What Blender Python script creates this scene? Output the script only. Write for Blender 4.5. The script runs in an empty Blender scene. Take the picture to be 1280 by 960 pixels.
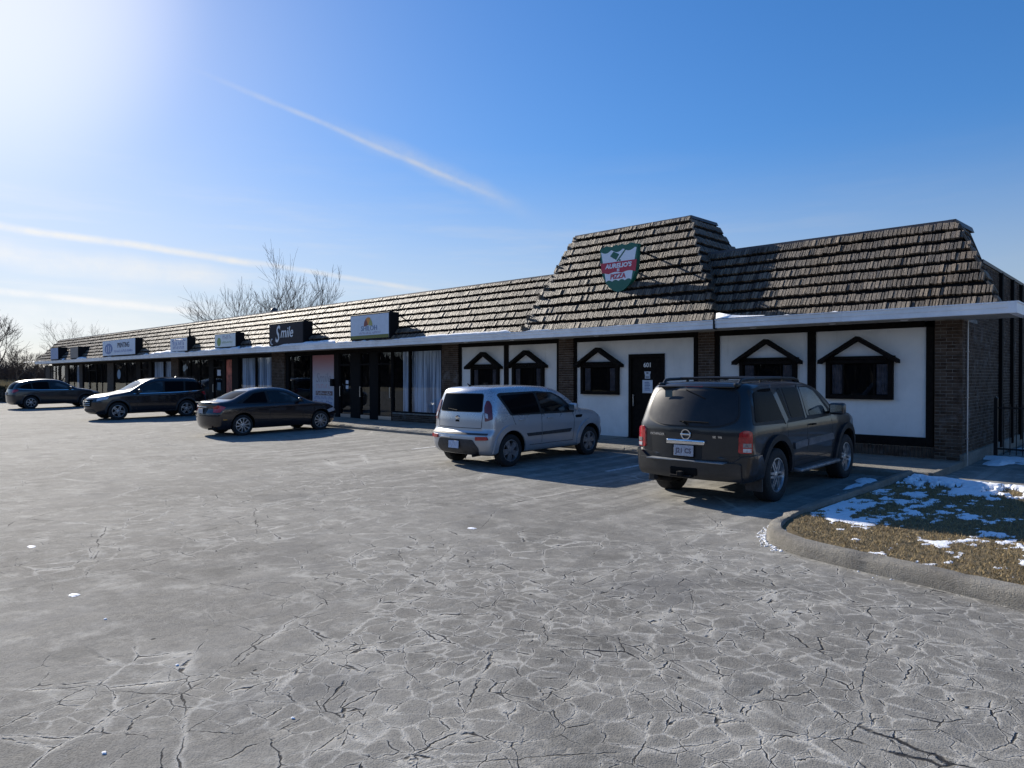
import bpy, bmesh, math, random
import numpy as np
from mathutils import Vector, Matrix, Quaternion
from mathutils.bvhtree import BVHTree
PI = math.pi
rad = math.radians
random.seed(7)
scene = bpy.context.scene
COL = scene.collection

# ------------------------------------------------------------------ camera, sky, sun, exposure
F_PX = 875.0
CY, SY = 0.690, 0.724                      # view axis = (-CY, SY)
CAM_H = 1.8
cam_d = bpy.data.cameras.new('camera')
cam = bpy.data.objects.new('camera', cam_d); COL.objects.link(cam)
cam_d.sensor_width = 36.0
cam_d.lens = 36.0 * F_PX / 1280.0
cam_d.clip_end = 3000
cam.location = (0, 0, CAM_H)
cam.rotation_euler = (rad(90) - math.atan(8 / F_PX), 0, math.atan2(CY, SY))
scene.camera = cam
scene.view_settings.view_transform = 'Standard'
scene.view_settings.look = 'None'
scene.view_settings.exposure = 0.54
scene.view_settings.gamma = 1

SUN = Vector((-1.2, 0.14, 0.575)).normalized()
SUN_EL = math.asin(SUN.z)
SUN_AZ = math.atan2(SUN.x, SUN.y)          # clockwise from +Y


def pxdir(u, v):
    a = (u - 640) / F_PX; b = (472 - v) / F_PX
    return Vector((-CY + a * SY, SY + a * CY, b)).normalized()


def at(u, Y):
    """world X where the picture column u meets the plane y = Y"""
    a = (u - 640) / F_PX
    return Y * (-CY + a * SY) / (SY + a * CY)


def zat(u, v, Y):
    a = (u - 640) / F_PX
    return CAM_H + (472 - v) / F_PX * Y / (SY + a * CY)


class NT:
    """small helper that wires shader nodes"""
    def __init__(s, nt):
        s.nt = nt; s.n = nt.nodes; s.l = nt.links

    def _in(s, sock, val):
        if val is None: return
        if hasattr(val, 'node'): s.l.new(val, sock)
        else:
            try: sock.default_value = val
            except Exception:
                sock.default_value = (val[0], val[1], val[2], 1.0) if hasattr(val, '__len__') else (val, val, val)

    def math(s, op, a, b=None, c=None, clamp=False):
        m = s.n.new('ShaderNodeMath'); m.operation = op; m.use_clamp = clamp
        s._in(m.inputs[0], a); s._in(m.inputs[1], b); s._in(m.inputs[2], c)
        return m.outputs[0]

    def vmath(s, op, a, b=None, sc=None):
        m = s.n.new('ShaderNodeVectorMath'); m.operation = op
        s._in(m.inputs[0], a); s._in(m.inputs[1], b)
        if sc is not None: s._in(m.inputs['Scale'], sc)
        return m.outputs['Value'] if op in ('DOT_PRODUCT', 'LENGTH') else m.outputs[0]

    def coord(s, kind='Object'):
        return s.n.new('ShaderNodeTexCoord').outputs[kind]

    def mapping(s, vec, scale=(1, 1, 1), rot=(0, 0, 0), loc=(0, 0, 0)):
        m = s.n.new('ShaderNodeMapping'); s.l.new(vec, m.inputs[0])
        m.inputs['Scale'].default_value = scale; m.inputs['Rotation'].default_value = rot; m.inputs['Location'].default_value = loc
        return m.outputs[0]

    def noise(s, vec, scale=5, detail=2, rough=0.5, color=False):
        m = s.n.new('ShaderNodeTexNoise'); s.l.new(vec, m.inputs['Vector'])
        m.inputs['Scale'].default_value = scale; m.inputs['Detail'].default_value = detail; m.inputs['Roughness'].default_value = rough
        return m.outputs['Color' if color else 'Fac']

    def voro(s, vec, scale=5, feature='F1', rnd=1.0, out='Distance'):
        m = s.n.new('ShaderNodeTexVoronoi'); m.feature = feature; s.l.new(vec, m.inputs['Vector'])
        m.inputs['Scale'].default_value = scale; m.inputs['Randomness'].default_value = rnd
        return m.outputs[out]

    def remap(s, v, a, b, c=0.0, d=1.0, smooth=True):
        m = s.n.new('ShaderNodeMapRange'); s._in(m.inputs['Value'], v)
        m.interpolation_type = 'SMOOTHSTEP' if smooth else 'LINEAR'
        m.inputs['From Min'].default_value = a; m.inputs['From Max'].default_value = b
        m.inputs['To Min'].default_value = c; m.inputs['To Max'].default_value = d
        return m.outputs[0]

    def mix(s, f, a, b, mode='MIX'):
        m = s.n.new('ShaderNodeMix'); m.data_type = 'RGBA'; m.blend_type = mode
        s._in(m.inputs[0], f)
        for sock, val in ((m.inputs[6], a), (m.inputs[7], b)):
            if hasattr(val, 'node'): s.l.new(val, sock)
            elif hasattr(val, '__len__'): sock.default_value = (val[0], val[1], val[2], 1)
            else: sock.default_value = (val, val, val, 1)
        return m.outputs[2]

    def bump(s, h, strength=0.5, dist=0.01, normal=None):
        m = s.n.new('ShaderNodeBump'); s._in(m.inputs['Height'], h)
        m.inputs['Strength'].default_value = strength; m.inputs['Distance'].default_value = dist
        if normal is not None: s.l.new(normal, m.inputs['Normal'])
        return m.outputs[0]

    def sep(s, vec):
        m = s.n.new('ShaderNodeSeparateXYZ'); s.l.new(vec, m.inputs[0]); return m.outputs


# world -----------------------------------------------------------------
world = bpy.data.worlds.new('World'); scene.world = world; world.use_nodes = True
W = NT(world.node_tree); W.n.clear()
sky = W.n.new('ShaderNodeTexSky'); sky.sky_type = 'NISHITA'; sky.sun_disc = False
sky.sun_elevation = SUN_EL; sky.sun_rotation = SUN_AZ
sky.altitude = 200; sky.air_density = 1.0; sky.dust_density = 0.5; sky.ozone_density = 3.5
gen = W.coord('Generated')
nrm = W.vmath('NORMALIZE', gen)


def contrail(p1, p2, width, strength, seed=0.0, feather=0.25):
    """soft streak of ice cloud along the great circle through two sky directions"""
    d1, d2 = pxdir(*p1), pxdir(*p2)
    n = d1.cross(d2).normalized()
    mid = (d1 + d2).normalized()
    half = math.acos(max(-1, min(1, d1.dot(d2)))) / 2
    t = n.cross(mid).normalized()
    wob = W.math('MULTIPLY', W.math('SUBTRACT', W.noise(W.mapping(nrm, loc=(seed, 0, 0)), 9, 3, 0.6), 0.5), width * 1.1)
    dist = W.math('ABSOLUTE', W.math('ADD', W.vmath('DOT_PRODUCT', nrm, tuple(n)), wob))
    across = W.remap(dist, width, 0.0)
    along = W.math('ABSOLUTE', W.vmath('DOT_PRODUCT', nrm, tuple(t)))
    ext = W.remap(along, math.sin(half), math.sin(half) * (1 - feather))
    front = W.remap(W.vmath('DOT_PRODUCT', nrm, tuple(mid)), 0.2, 0.4)
    rag = W.remap(W.noise(W.mapping(nrm, loc=(seed, 3, 0)), 30, 4, 0.65), 0.25, 0.7, 0.45, 1.0)
    f = W.math('MULTIPLY', W.math('MULTIPLY', across, ext), W.math('MULTIPLY', rag, front))
    return W.math('MULTIPLY', f, strength)


streaks = [contrail((380, 140), (700, 282), 0.020, 0.26, 1.1, 0.8), contrail((225, 80), (655, 262), 0.0055, 0.34, 2.3, 0.6),
           contrail((-80, 270), (345, 333), 0.007, 1.0, 3.7, 0.3), contrail((300, 325), (560, 368), 0.0055, 0.6, 4.2, 0.4),
           contrail((-150, 300), (330, 356), 0.024, 0.60, 5.9, 0.5), contrail((-120, 352), (300, 396), 0.007, 0.85, 6.5, 0.6),
           contrail((-150, 378), (260, 402), 0.020, 0.33, 7.7, 0.6), contrail((-100, 405), (200, 415), 0.016, 0.35, 8.8, 0.5)]
tot = streaks[0]
for q in streaks[1:]: tot = W.math('ADD', tot, q)
zc = W.sep(nrm)[2]
cir = W.noise(W.mapping(nrm, scale=(1.5, 1.5, 14)), 3.0, 5, 0.6)
cir = W.math('MULTIPLY', W.remap(cir, 0.45, 0.75), W.remap(zc, 0.34, 0.05))
sunw = W.remap(W.vmath('DOT_PRODUCT', nrm, tuple(SUN)), 0.1, 0.95, 0.12, 1.0)
cir = W.math('MULTIPLY', W.math('MULTIPLY', cir, sunw), 0.32)
tot = W.math('ADD', tot, cir, clamp=True)
hsv = W.n.new('ShaderNodeHueSaturation'); W.l.new(W.remap(W.sep(nrm)[2], 0.03, 0.32, 0.55, 1.25), hsv.inputs['Saturation'])
W.l.new(sky.outputs[0], hsv.inputs['Color'])
bw = W.n.new('ShaderNodeRGBToBW'); W.l.new(sky.outputs[0], bw.inputs[0])
comb = W.n.new('ShaderNodeCombineXYZ')
for i in range(3): W.l.new(bw.outputs[0], comb.inputs[i])
lit = W.vmath('SCALE', W.vmath('ADD', comb.outputs[0], (1.5, 1.65, 1.85)), None, 1.35)
skymix = W.mix(tot, W.mix(1.0, hsv.outputs[0], (0.95, 1.02, 1.16), 'MULTIPLY'), lit)
aur = W.remap(W.vmath('DOT_PRODUCT', nrm, tuple(SUN)), 0.955, 1.0)
skymix = W.vmath('ADD', skymix, W.vmath('SCALE', (1.0, 0.98, 0.94), None, W.math('MULTIPLY', W.math('MULTIPLY', aur, aur), 7.0)))
lumn = W.n.new('ShaderNodeRGBToBW'); W.l.new(skymix, lumn.inputs[0])
den = W.math('ADD', W.math('MULTIPLY', lumn.outputs[0], 1 / 9.0), 1.0)
bg = W.n.new('ShaderNodeBackground'); bg.inputs['Strength'].default_value = 0.108
W.l.new(W.vmath('SCALE', skymix, None, W.math('DIVIDE', 1.0, den)), bg.inputs['Color'])
wo = W.n.new('ShaderNodeOutputWorld'); W.l.new(bg.outputs[0], wo.inputs[0])

sl = bpy.data.lights.new('sun', 'SUN'); sl.energy = 5.0; sl.angle = rad(0.5); sl.color = (1.0, 0.93, 0.82)
so = bpy.data.objects.new('sun', sl); COL.objects.link(so)
so.rotation_euler = SUN.to_track_quat('Z', 'Y').to_euler(); so.location = (-30, 3, 30)

# ------------------------------------------------------------------ materials
MATS = {}


def mat(name, color=(0.5, 0.5, 0.5), rough=0.6, metal=0.0, coat=0.0, spec=0.5, var=0.0, vscale=6.0, bump=0.0, bscale=60.0, build=None, emit=None):
    if name in MATS: return MATS[name]
    m = bpy.data.materials.new(name); m.use_nodes = True
    t = NT(m.node_tree); b = m.node_tree.nodes['Principled BSDF']
    b.inputs['Base Color'].default_value = (*color, 1); b.inputs['Roughness'].default_value = rough
    b.inputs['Metallic'].default_value = metal; b.inputs['Coat Weight'].default_value = coat
    b.inputs['Coat Roughness'].default_value = 0.05; b.inputs['Specular IOR Level'].default_value = spec
    c = t.coord()
    if var > 0:
        f = t.noise(c, vscale, 5, 0.65)
        lo = tuple(x * (1 - var) for x in color); hi = tuple(min(1, x * (1 + var)) for x in color)
        t.l.new(t.mix(t.remap(f, 0.3, 0.7), lo, hi), b.inputs['Base Color'])
    if bump > 0:
        t.l.new(t.bump(t.noise(c, bscale, 3, 0.6), bump, 0.01), b.inputs['Normal'])
    if build: build(t, b, c)
    MATS[name] = m
    return m


def finish(o, label=None, cat=None, group=None, kind=None):
    if label: o['label'] = label
    if cat: o['category'] = cat
    if group: o['group'] = group
    if kind: o['kind'] = kind
    return o


def link_mesh(name, me, material, parent=None, smooth=False):
    o = bpy.data.objects.new(name, me)
    if material is not None and len(me.materials) == 0:
        for mm in (material if isinstance(material, (list, tuple)) else [material]): me.materials.append(mm)
    if smooth is True: me.shade_smooth()
    elif smooth:
        me.shade_smooth(); me.set_sharp_from_angle(angle=rad(smooth))
    COL.objects.link(o)
    if parent is not None: o.parent = parent
    return o


def raw(name, verts, faces, material, parent=None, smooth=False, **k):
    me = bpy.data.meshes.new(name); me.from_pydata([tuple(v) for v in verts], [], faces); me.validate(); me.update()
    o = link_mesh(name, me, material, parent, smooth)
    return finish(o, **k) if k else o


def empty(name, loc=(0, 0, 0), parent=None, **k):
    o = bpy.data.objects.new(name, None); COL.objects.link(o); o.location = loc
    o.empty_display_size = 0.2
    if parent is not None: o.parent = parent
    return finish(o, **k)


class MB:
    """collects shapes and links them as one mesh object"""
    def __init__(s): s.v = []; s.f = []

    def add(s, vs, fs):
        n = len(s.v); s.v += [tuple(v) for v in vs]; s.f += [tuple(i + n for i in f) for f in fs]; return s

    def box(s, x0, x1, y0, y1, z0, z1, M=None):
        vs = [Vector((x, y, z)) for z in (z0, z1) for y in (y0, y1) for x in (x0, x1)]
        if M is not None: vs = [M @ v for v in vs]
        return s.add(vs, [(0, 2, 3, 1), (4, 5, 7, 6), (0, 1, 5, 4), (1, 3, 7, 5), (3, 2, 6, 7), (2, 0, 4, 6)])

    def rbox(s, x0, x1, y0, y1, z0, z1, r, M=None, seg=2):
        bm = bmesh.new(); bmesh.ops.create_cube(bm, size=1)
        for v in bm.verts: v.co = Vector(((x0 + x1) / 2 + v.co.x * (x1 - x0), (y0 + y1) / 2 + v.co.y * (y1 - y0), (z0 + z1) / 2 + v.co.z * (z1 - z0)))
        bmesh.ops.bevel(bm, geom=bm.edges[:], offset=r, segments=seg, affect='EDGES', profile=0.5)
        bm.verts.index_update()
        vs = [(M @ v.co) if M is not None else v.co.copy() for v in bm.verts]
        fs = [tuple(v.index for v in f.verts) for f in bm.faces]; bm.free()
        return s.add(vs, fs)

    def tube(s, pts, r, seg=8, caps=True):
        pts = [Vector(p) for p in pts]; n = len(pts)
        rs = r if hasattr(r, '__len__') else [r] * n
        vs = []; fs = []
        up = None
        for i, p in enumerate(pts):
            d = (pts[min(i + 1, n - 1)] - pts[max(i - 1, 0)])
            d = d.normalized() if d.length > 1e-9 else Vector((0, 0, 1))
            if up is None: up = d.orthogonal().normalized()
            up = (up - d * up.dot(d))
            up = up.normalized() if up.length > 1e-6 else d.orthogonal().normalized()
            w = d.cross(up)
            for k in range(seg):
                a = 2 * PI * k / seg
                vs.append(p + (up * math.cos(a) + w * math.sin(a)) * rs[i])
        for i in range(n - 1):
            for k in range(seg):
                fs.append((i * seg + k, i * seg + (k + 1) % seg, (i + 1) * seg + (k + 1) % seg, (i + 1) * seg + k))
        if caps: fs += [tuple(range(seg))[::-1], tuple(range((n - 1) * seg, n * seg))]
        return s.add(vs, fs)

    def prism(s, poly, axis, a, b):
        """poly of 2D points extruded along axis ('x','y','z') from a to b"""
        def P(p, t):
            return {'x': (t, p[0], p[1]), 'y': (p[0], t, p[1]), 'z': (p[0], p[1], t)}[axis]
        n = len(poly)
        vs = [P(p, a) for p in poly] + [P(p, b) for p in poly]
        fs = [tuple(range(n))[::-1], tuple(range(n, 2 * n))] + [(i, (i + 1) % n, n + (i + 1) % n, n + i) for i in range(n)]
        return s.add(vs, fs)

    def lathe(s, prof, seg=32, M=None):
        """prof: (radius, y) rotated about the y axis"""
        vs = []; fs = []; n = len(prof)
        for k in range(seg):
            a = 2 * PI * k / seg
            for r, y in prof:
                v = Vector((r * math.cos(a), y, r * math.sin(a))); vs.append(M @ v if M is not None else v)
        for k in range(seg):
            for i in range(n - 1):
                k2 = (k + 1) % seg
                fs.append((k * n + i, k * n + i + 1, k2 * n + i + 1, k2 * n + i))
        return s.add(vs, fs)

    def build(s, name, material, parent=None, smooth=False, recalc=True, **k):
        me = bpy.data.meshes.new(name); me.from_pydata(s.v, [], s.f)
        if recalc:
            bm = bmesh.new(); bm.from_mesh(me); bmesh.ops.recalc_face_normals(bm, faces=bm.faces); bm.to_mesh(me); bm.free()
        me.update()
        o = link_mesh(name, me, material, parent, smooth)
        return finish(o, **k) if k else o


def text_obj(name, body, size, M, material, parent=None, extrude=0.004, shear=0.0, align='CENTER', sx=1.0, bold=0.0):
    cu = bpy.data.curves.new(name + '_curve', 'FONT'); cu.body = body; cu.size = size; cu.extrude = extrude
    cu.align_x = align; cu.align_y = 'CENTER'; cu.shear = shear; cu.offset = bold; cu.resolution_u = 3
    tmp = bpy.data.objects.new(name + '_tmp', cu); COL.objects.link(tmp)
    dg = bpy.context.evaluated_depsgraph_get(); dg.update()
    me = bpy.data.meshes.new_from_object(tmp.evaluated_get(dg)); me.materials.clear()
    bpy.data.objects.remove(tmp); bpy.data.curves.remove(cu)
    me.transform(M @ Matrix.Diagonal((sx, 1, 1, 1)))
    return link_mesh(name, me, material, parent)


# text lying on a plane that faces -y (readable from the car park)
def face_front(x, y, z): return Matrix.Translation((x, y, z)) @ Matrix.Rotation(PI / 2, 4, 'X')


# materials of the setting -----------------------------------------------------
def asphalt(t, b, c):
    warp = t.vmath('SCALE', t.vmath('SUBTRACT', t.noise(c, 1.5, 4, 0.6, True), (0.5, 0.5, 0.5)), None, 0.24)
    warp2 = t.vmath('SCALE', t.vmath('SUBTRACT', t.noise(c, 9, 3, 0.6, True), (0.5, 0.5, 0.5)), None, 0.055)
    wc = t.vmath('ADD', t.vmath('ADD', c, warp), warp2)
    wcf = t.mapping(wc, scale=(1, 1, 0.001))
    e1 = t.math('DIVIDE', t.voro(wcf, 0.42, 'DISTANCE_TO_EDGE'), 0.42)     # metres to the nearest big crack
    e2 = t.math('DIVIDE', t.voro(wcf, 2.5, 'DISTANCE_TO_EDGE'), 2.5)
    e3 = t.math('DIVIDE', t.voro(wcf, 5.6, 'DISTANCE_TO_EDGE'), 5.6)
    reg = t.noise(t.mapping(c, loc=(3.1, 7.7, 0)), 0.22, 3, 0.55)
    sx = t.sep(c)
    # alligator cracking is worst in a belt that crosses the lot near the camera
    dx = t.math('ADD', sx[0], 2.4); dy = t.math('SUBTRACT', sx[1], 4.2)
    near = t.math('SQRT', t.math('ADD', t.math('MULTIPLY', dx, dx), t.math('MULTIPLY', dy, dy)))
    near = t.remap(near, 4.8, 1.0, 0.0, 0.34)
    reg = t.math('SUBTRACT', t.math('ADD', reg, near), t.remap(sx[1], 6.5, 9.5, 0, 0.16))
    m2 = t.remap(reg, 0.44, 0.60)
    m3 = t.remap(t.math('MULTIPLY', reg, t.remap(t.noise(c, 0.8, 3), 0.3, 0.7, 0.75, 1.2)), 0.56, 0.72)
    brk = t.remap(t.noise(c, 3.0, 4, 0.65), 0.42, 0.58)
    brk2 = t.remap(t.noise(t.mapping(c, loc=(9, 2, 0)), 4.5, 4, 0.7), 0.44, 0.56)
    w = t.remap(t.noise(c, 5, 2), 0.3, 0.8, 0.45, 1.5)
    d1 = t.math('DIVIDE', e1, w); d2 = t.math('DIVIDE', e2, w); d3 = t.math('DIVIDE', e3, w)
    k1 = t.math('MULTIPLY', t.remap(d1, 0.006, 0.0015), t.math('MULTIPLY', brk, t.remap(sx[1], 10, 7)))
    k2 = t.math('MULTIPLY', t.math('MULTIPLY', t.remap(d2, 0.0055, 0.0015), brk2), m2)
    k3 = t.math('MULTIPLY', t.math('MULTIPLY', t.remap(d3, 0.004, 0.001), brk2), m3)
    crack = t.math('MAXIMUM', t.math('MAXIMUM', k1, k2), k3)
    h1 = t.math('MULTIPLY', t.remap(d1, 0.05, 0.0), t.remap(t.noise(c, 0.9, 3), 0.42, 0.65, 0.0, 0.9))
    h2 = t.math('MULTIPLY', t.remap(d2, 0.025, 0.002), t.math('MULTIPLY', m2, t.remap(t.noise(c, 1.1, 4), 0.38, 0.62, 0.12, 1)))
    h3 = t.math('MULTIPLY', t.remap(d3, 0.020, 0.0), t.math('MULTIPLY', m3, 0.8))
    halo = t.math('MAXIMUM', t.math('MAXIMUM', h1, h2), h3)
    halo = t.math('MULTIPLY', halo, t.remap(t.noise(c, 95, 4, 0.8), 0.38, 0.56, 0.2, 1.0))
    # broad salt film, drifting streaks and worn darker places
    film = t.noise(c, 0.35, 5, 0.62)
    streak = t.noise(t.mapping(wc, scale=(0.9, 3.2, 1), rot=(0, 0, 0.35)), 1.1, 5, 0.7)
    patchy = t.noise(c, 4.5, 6, 0.72)
    salt = t.math('ADD', t.math('MULTIPLY', t.remap(film, 0.36, 0.64), 0.50), t.math('MULTIPLY', t.remap(streak, 0.42, 0.75), 0.34))
    salt = t.math('ADD', salt, t.math('MULTIPLY', t.remap(patchy, 0.45, 0.72), 0.55))
    salt = t.math('ADD', salt, t.math('MULTIPLY', t.remap(sx[0], -4, -22), 0.22))
    tyre = t.noise(t.mapping(c, scale=(3.6, 0.16, 1)), 1.0, 3, 0.6)
    tm = t.math('MULTIPLY', t.remap(sx[1], 5.8, 8.5), t.remap(sx[0], -22, -14))
    salt = t.math('ADD', salt, t.math('MULTIPLY', t.math('MULTIPLY', t.remap(tyre, 0.44, 0.62), tm), 0.75))
    agg = t.voro(c, 95, 'F1')
    agg2 = t.noise(c, 240, 2, 0.8)
    grain = t.math('ADD', t.math('MULTIPLY', t.remap(agg, 0.1, 0.7), 0.5), t.math('MULTIPLY', agg2, 0.5))
    base = t.mix(grain, (0.050, 0.048, 0.043), (0.215, 0.206, 0.186))
    col = t.mix(t.math('MULTIPLY', salt, 0.62, clamp=True), base, (0.32, 0.308, 0.278))
    col = t.mix(t.math('MULTIPLY', halo, 0.88, clamp=True), col, (0.54, 0.522, 0.475))
    mott = t.noise(t.mapping(wc, loc=(4, 4, 0)), 2.4, 7, 0.75)
    col = t.mix(t.remap(mott, 0.50, 0.68, 0, 0.55), col, (0.42, 0.405, 0.365))
    col = t.mix(t.remap(t.noise(t.mapping(wc, loc=(14, 9, 0)), 1.3, 6, 0.7), 0.53, 0.66, 0, 0.45), col, (0.085, 0.083, 0.076))
    fleck = t.math('MULTIPLY', t.remap(t.noise(c, 70, 3, 0.8), 0.60, 0.68), t.remap(t.noise(c, 1.9, 4, 0.6), 0.40, 0.62))
    col = t.mix(t.math('MULTIPLY', fleck, 0.6), col, (0.55, 0.53, 0.49))
    pit = t.math('MULTIPLY', t.remap(t.voro(c, 5.2, 'F1'), 0.09, 0.05), t.remap(t.noise(c, 2.1, 2), 0.52, 0.6))
    dark = t.math('MAXIMUM', crack, pit)
    oil = t.math('MULTIPLY', t.remap(t.noise(t.mapping(c, loc=(20, 4, 0)), 0.7, 3), 0.58, 0.72), 0.45)
    col = t.mix(oil, col, (0.12, 0.12, 0.12))
    col = t.mix(dark, col, (0.02, 0.02, 0.022))
    t.l.new(col, b.inputs['Base Color'])
    b.inputs['Roughness'].default_value = 0.92; b.inputs['Specular IOR Level'].default_value = 0.22
    hgt = t.math('SUBTRACT', t.math('ADD', t.math('MULTIPLY', grain, 0.30), t.math('MULTIPLY', patchy, 0.25)), t.math('MULTIPLY', dark, 1.4))
    und = t.bump(t.noise(wc, 2.2, 4, 0.6), 0.35, 0.06)
    t.l.new(t.bump(hgt, 0.75, 0.012, und), b.inputs['Normal'])


def concrete(t, b, c):
    f = t.noise(c, 1.5, 6, 0.7); g = t.noise(c, 90, 3, 0.7)
    st = t.noise(t.mapping(c, scale=(1, 1, 4)), 5, 5, 0.7)
    col = t.mix(t.remap(f, 0.3, 0.7), (0.17, 0.155, 0.13), (0.34, 0.32, 0.28))
    col = t.mix(t.math('MULTIPLY', t.remap(st, 0.5, 0.75), 0.55), col, (0.10, 0.095, 0.085))
    col = t.mix(t.remap(g, 0.35, 0.65, 0.0, 0.35), col, (0.42, 0.40, 0.36))
    t.l.new(col, b.inputs['Base Color'])
    t.l.new(t.bump(t.math('ADD', g, t.noise(c, 14, 4, 0.7)), 1.0, 0.035), b.inputs['Normal'])


def dirt_grass(t, b, c):
    f = t.noise(c, 6, 6, 0.7); g = t.noise(c, 55, 4, 0.7)
    col = t.mix(t.remap(f, 0.3, 0.7), (0.12, 0.088, 0.045), (0.26, 0.195, 0.10))
    col = t.mix(t.remap(g, 0.4, 0.7, 0, 0.6), col, (0.05, 0.04, 0.02))
    t.l.new(col, b.inputs['Base Color']); t.l.new(t.bump(g, 1.0, 0.03), b.inputs['Normal'])


def field(t, b, c):
    f = t.noise(c, 0.12, 5, 0.6); g = t.noise(c, 2.5, 4, 0.7)
    col = t.mix(t.remap(f, 0.35, 0.65), (0.20, 0.165, 0.09), (0.30, 0.26, 0.16))
    col = t.mix(t.remap(g, 0.55, 0.75, 0, 0.5), col, (0.6, 0.62, 0.66))
    t.l.new(col, b.inputs['Base Color'])


def brickmat(t, b, c):
    info = t.n.new('ShaderNodeObjectInfo')
    p = t.n.new('ShaderNodeNewGeometry').outputs['Position']
    q = t.mapping(p, scale=(4.6, 4.6, 14.7))
    f = t.noise(t.vmath('FLOOR', q), 0.9, 1, 0.5)
    col = t.mix(t.remap(t.noise(p, 9, 4, 0.8), 0.3, 0.7), (0.030, 0.018, 0.013), (0.085, 0.055, 0.038))
    col = t.mix(t.remap(f, 0.35, 0.65, 0, 0.6), col, (0.12, 0.09, 0.07))
    col = t.mix(t.remap(t.noise(p, 2.2, 4, 0.7), 0.55, 0.75, 0, 0.35), col, (0.34, 0.33, 0.33))
    t.l.new(col, b.inputs['Base Color'])
    t.l.new(t.bump(t.noise(p, 60, 3, 0.7), 0.6, 0.006), b.inputs['Normal'])


def shakemat(t, b, c):
    p = t.n.new('ShaderNodeNewGeometry').outputs['Position']
    f = t.noise(t.mapping(p, scale=(9, 1, 1)), 1.0, 2, 0.6)
    g = t.noise(t.mapping(p, scale=(70, 4, 4)), 1.0, 3, 0.7)
    h = t.noise(p, 0.8, 3, 0.6)
    col = t.mix(t.remap(f, 0.3, 0.7), (0.045, 0.031, 0.021), (0.25, 0.185, 0.125))
    col = t.mix(t.remap(g, 0.45, 0.7, 0, 0.6), col, (0.05, 0.038, 0.03))
    col = t.mix(t.remap(h, 0.4, 0.7, 0, 0.35), col, (0.14, 0.135, 0.13))
    t.l.new(col, b.inputs['Base Color'])
    t.l.new(t.bump(g, 1.0, 0.02), b.inputs['Normal'])


def stucco(t, b, c):
    p = t.n.new('ShaderNodeNewGeometry').outputs['Position']
    f = t.noise(p, 0.9, 5, 0.65); s = t.noise(t.mapping(p, scale=(7, 7, 0.6)), 1, 4, 0.7)
    col = t.mix(t.remap(f, 0.3, 0.7), (0.66, 0.66, 0.65), (0.80, 0.79, 0.77))
    col = t.mix(t.remap(s, 0.58, 0.82, 0, 0.28), col, (0.42, 0.41, 0.38))
    low = t.remap(t.sep(p)[2], 0.75, 0.2, 0, 0.22)
    col = t.mix(t.math('MULTIPLY', low, t.remap(t.noise(p, 5, 4), 0.3, 0.7)), col, (0.4, 0.38, 0.34))
    t.l.new(col, b.inputs['Base Color']); t.l.new(t.bump(t.noise(p, 70, 3, 0.6), 0.25, 0.006), b.inputs['Normal'])


def glassmat(name, tint=(0.03, 0.035, 0.04), see=0.75, rough=0.0, ior=1.5):
    if name in MATS: return MATS[name]
    m = bpy.data.materials.new(name); m.use_nodes = True; t = NT(m.node_tree); t.n.clear()
    fr = t.n.new('ShaderNodeFresnel'); fr.inputs['IOR'].default_value = ior
    gl = t.n.new('ShaderNodeBsdfGlossy'); gl.inputs['Roughness'].default_value = rough; gl.inputs['Color'].default_value = (0.9, 0.95, 1, 1)
    tr = t.n.new('ShaderNodeBsdfTransparent'); tr.inputs['Color'].default_value = (see, see, see * 1.02, 1)
    mx = t.n.new('ShaderNodeMixShader')
    c = t.coord()
    t.l.new(t.bump(t.noise(c, 0.8, 2), 0.05, 0.02), gl.inputs['Normal'])
    geo = t.n.new('ShaderNodeNewGeometry'); t.l.new(t.math('MULTIPLY', fr.outputs[0], t.math('SUBTRACT', 1.0, geo.outputs['Backfacing']), clamp=True), mx.inputs[0]); t.l.new(tr.outputs[0], mx.inputs[1]); t.l.new(gl.outputs[0], mx.inputs[2])
    o = t.n.new('ShaderNodeOutputMaterial'); t.l.new(mx.outputs[0], o.inputs[0])
    MATS[name] = m; return m


M_ASPH = mat('salted_asphalt', build=asphalt)
M_CONC = mat('concrete', rough=0.9, build=concrete)
M_DIRT = mat('dry_grass_soil', rough=1.0, build=dirt_grass)
M_FIELD = mat('field', rough=1.0, build=field)
M_BRICK = mat('brown_brick', rough=0.9, spec=0.15, build=brickmat)
M_MORTAR = mat('mortar', (0.22, 0.20, 0.175), 0.95, var=0.3, bump=0.5)
M_SHAKE = mat('shake', rough=0.6, spec=0.38, build=shakemat)
M_DECK = mat('roof_backing', (0.012, 0.010, 0.009), 0.95, spec=0.1, var=0.2)
M_CAP = mat('ridge_cap_metal', (0.085, 0.07, 0.065), 0.5, 0.2, var=0.25, vscale=2)
M_STUC = mat('white_stucco', rough=0.85, build=stucco)
M_TIMB = mat('dark_timber', (0.008, 0.006, 0.005), 0.8, spec=0.15, var=0.5, vscale=12, bump=0.3)
M_GUT = mat('white_gutter', (0.84, 0.85, 0.87), 0.45, var=0.12, vscale=1.4)
M_SOFF = mat('soffit', (0.34, 0.33, 0.30), 0.8, var=0.15)
M_SNOW = mat('snow', (0.86, 0.88, 0.92), 0.75, var=0.08, vscale=14, bump=0.9, bscale=35)
M_FRAME = mat('dark_bronze_frame', (0.010, 0.010, 0.011), 0.7, 0.0, spec=0.06)
M_BLACK = mat('matt_black', (0.006, 0.006, 0.006), 0.8, spec=0.15)
M_INT = mat('dim_interior', (0.03, 0.03, 0.033), 0.9, var=0.5, vscale=1.5)
M_GLASS = glassmat('window_glass', see=0.97)
M_GLASSD = glassmat('dark_window_glass', see=0.8)
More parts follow.
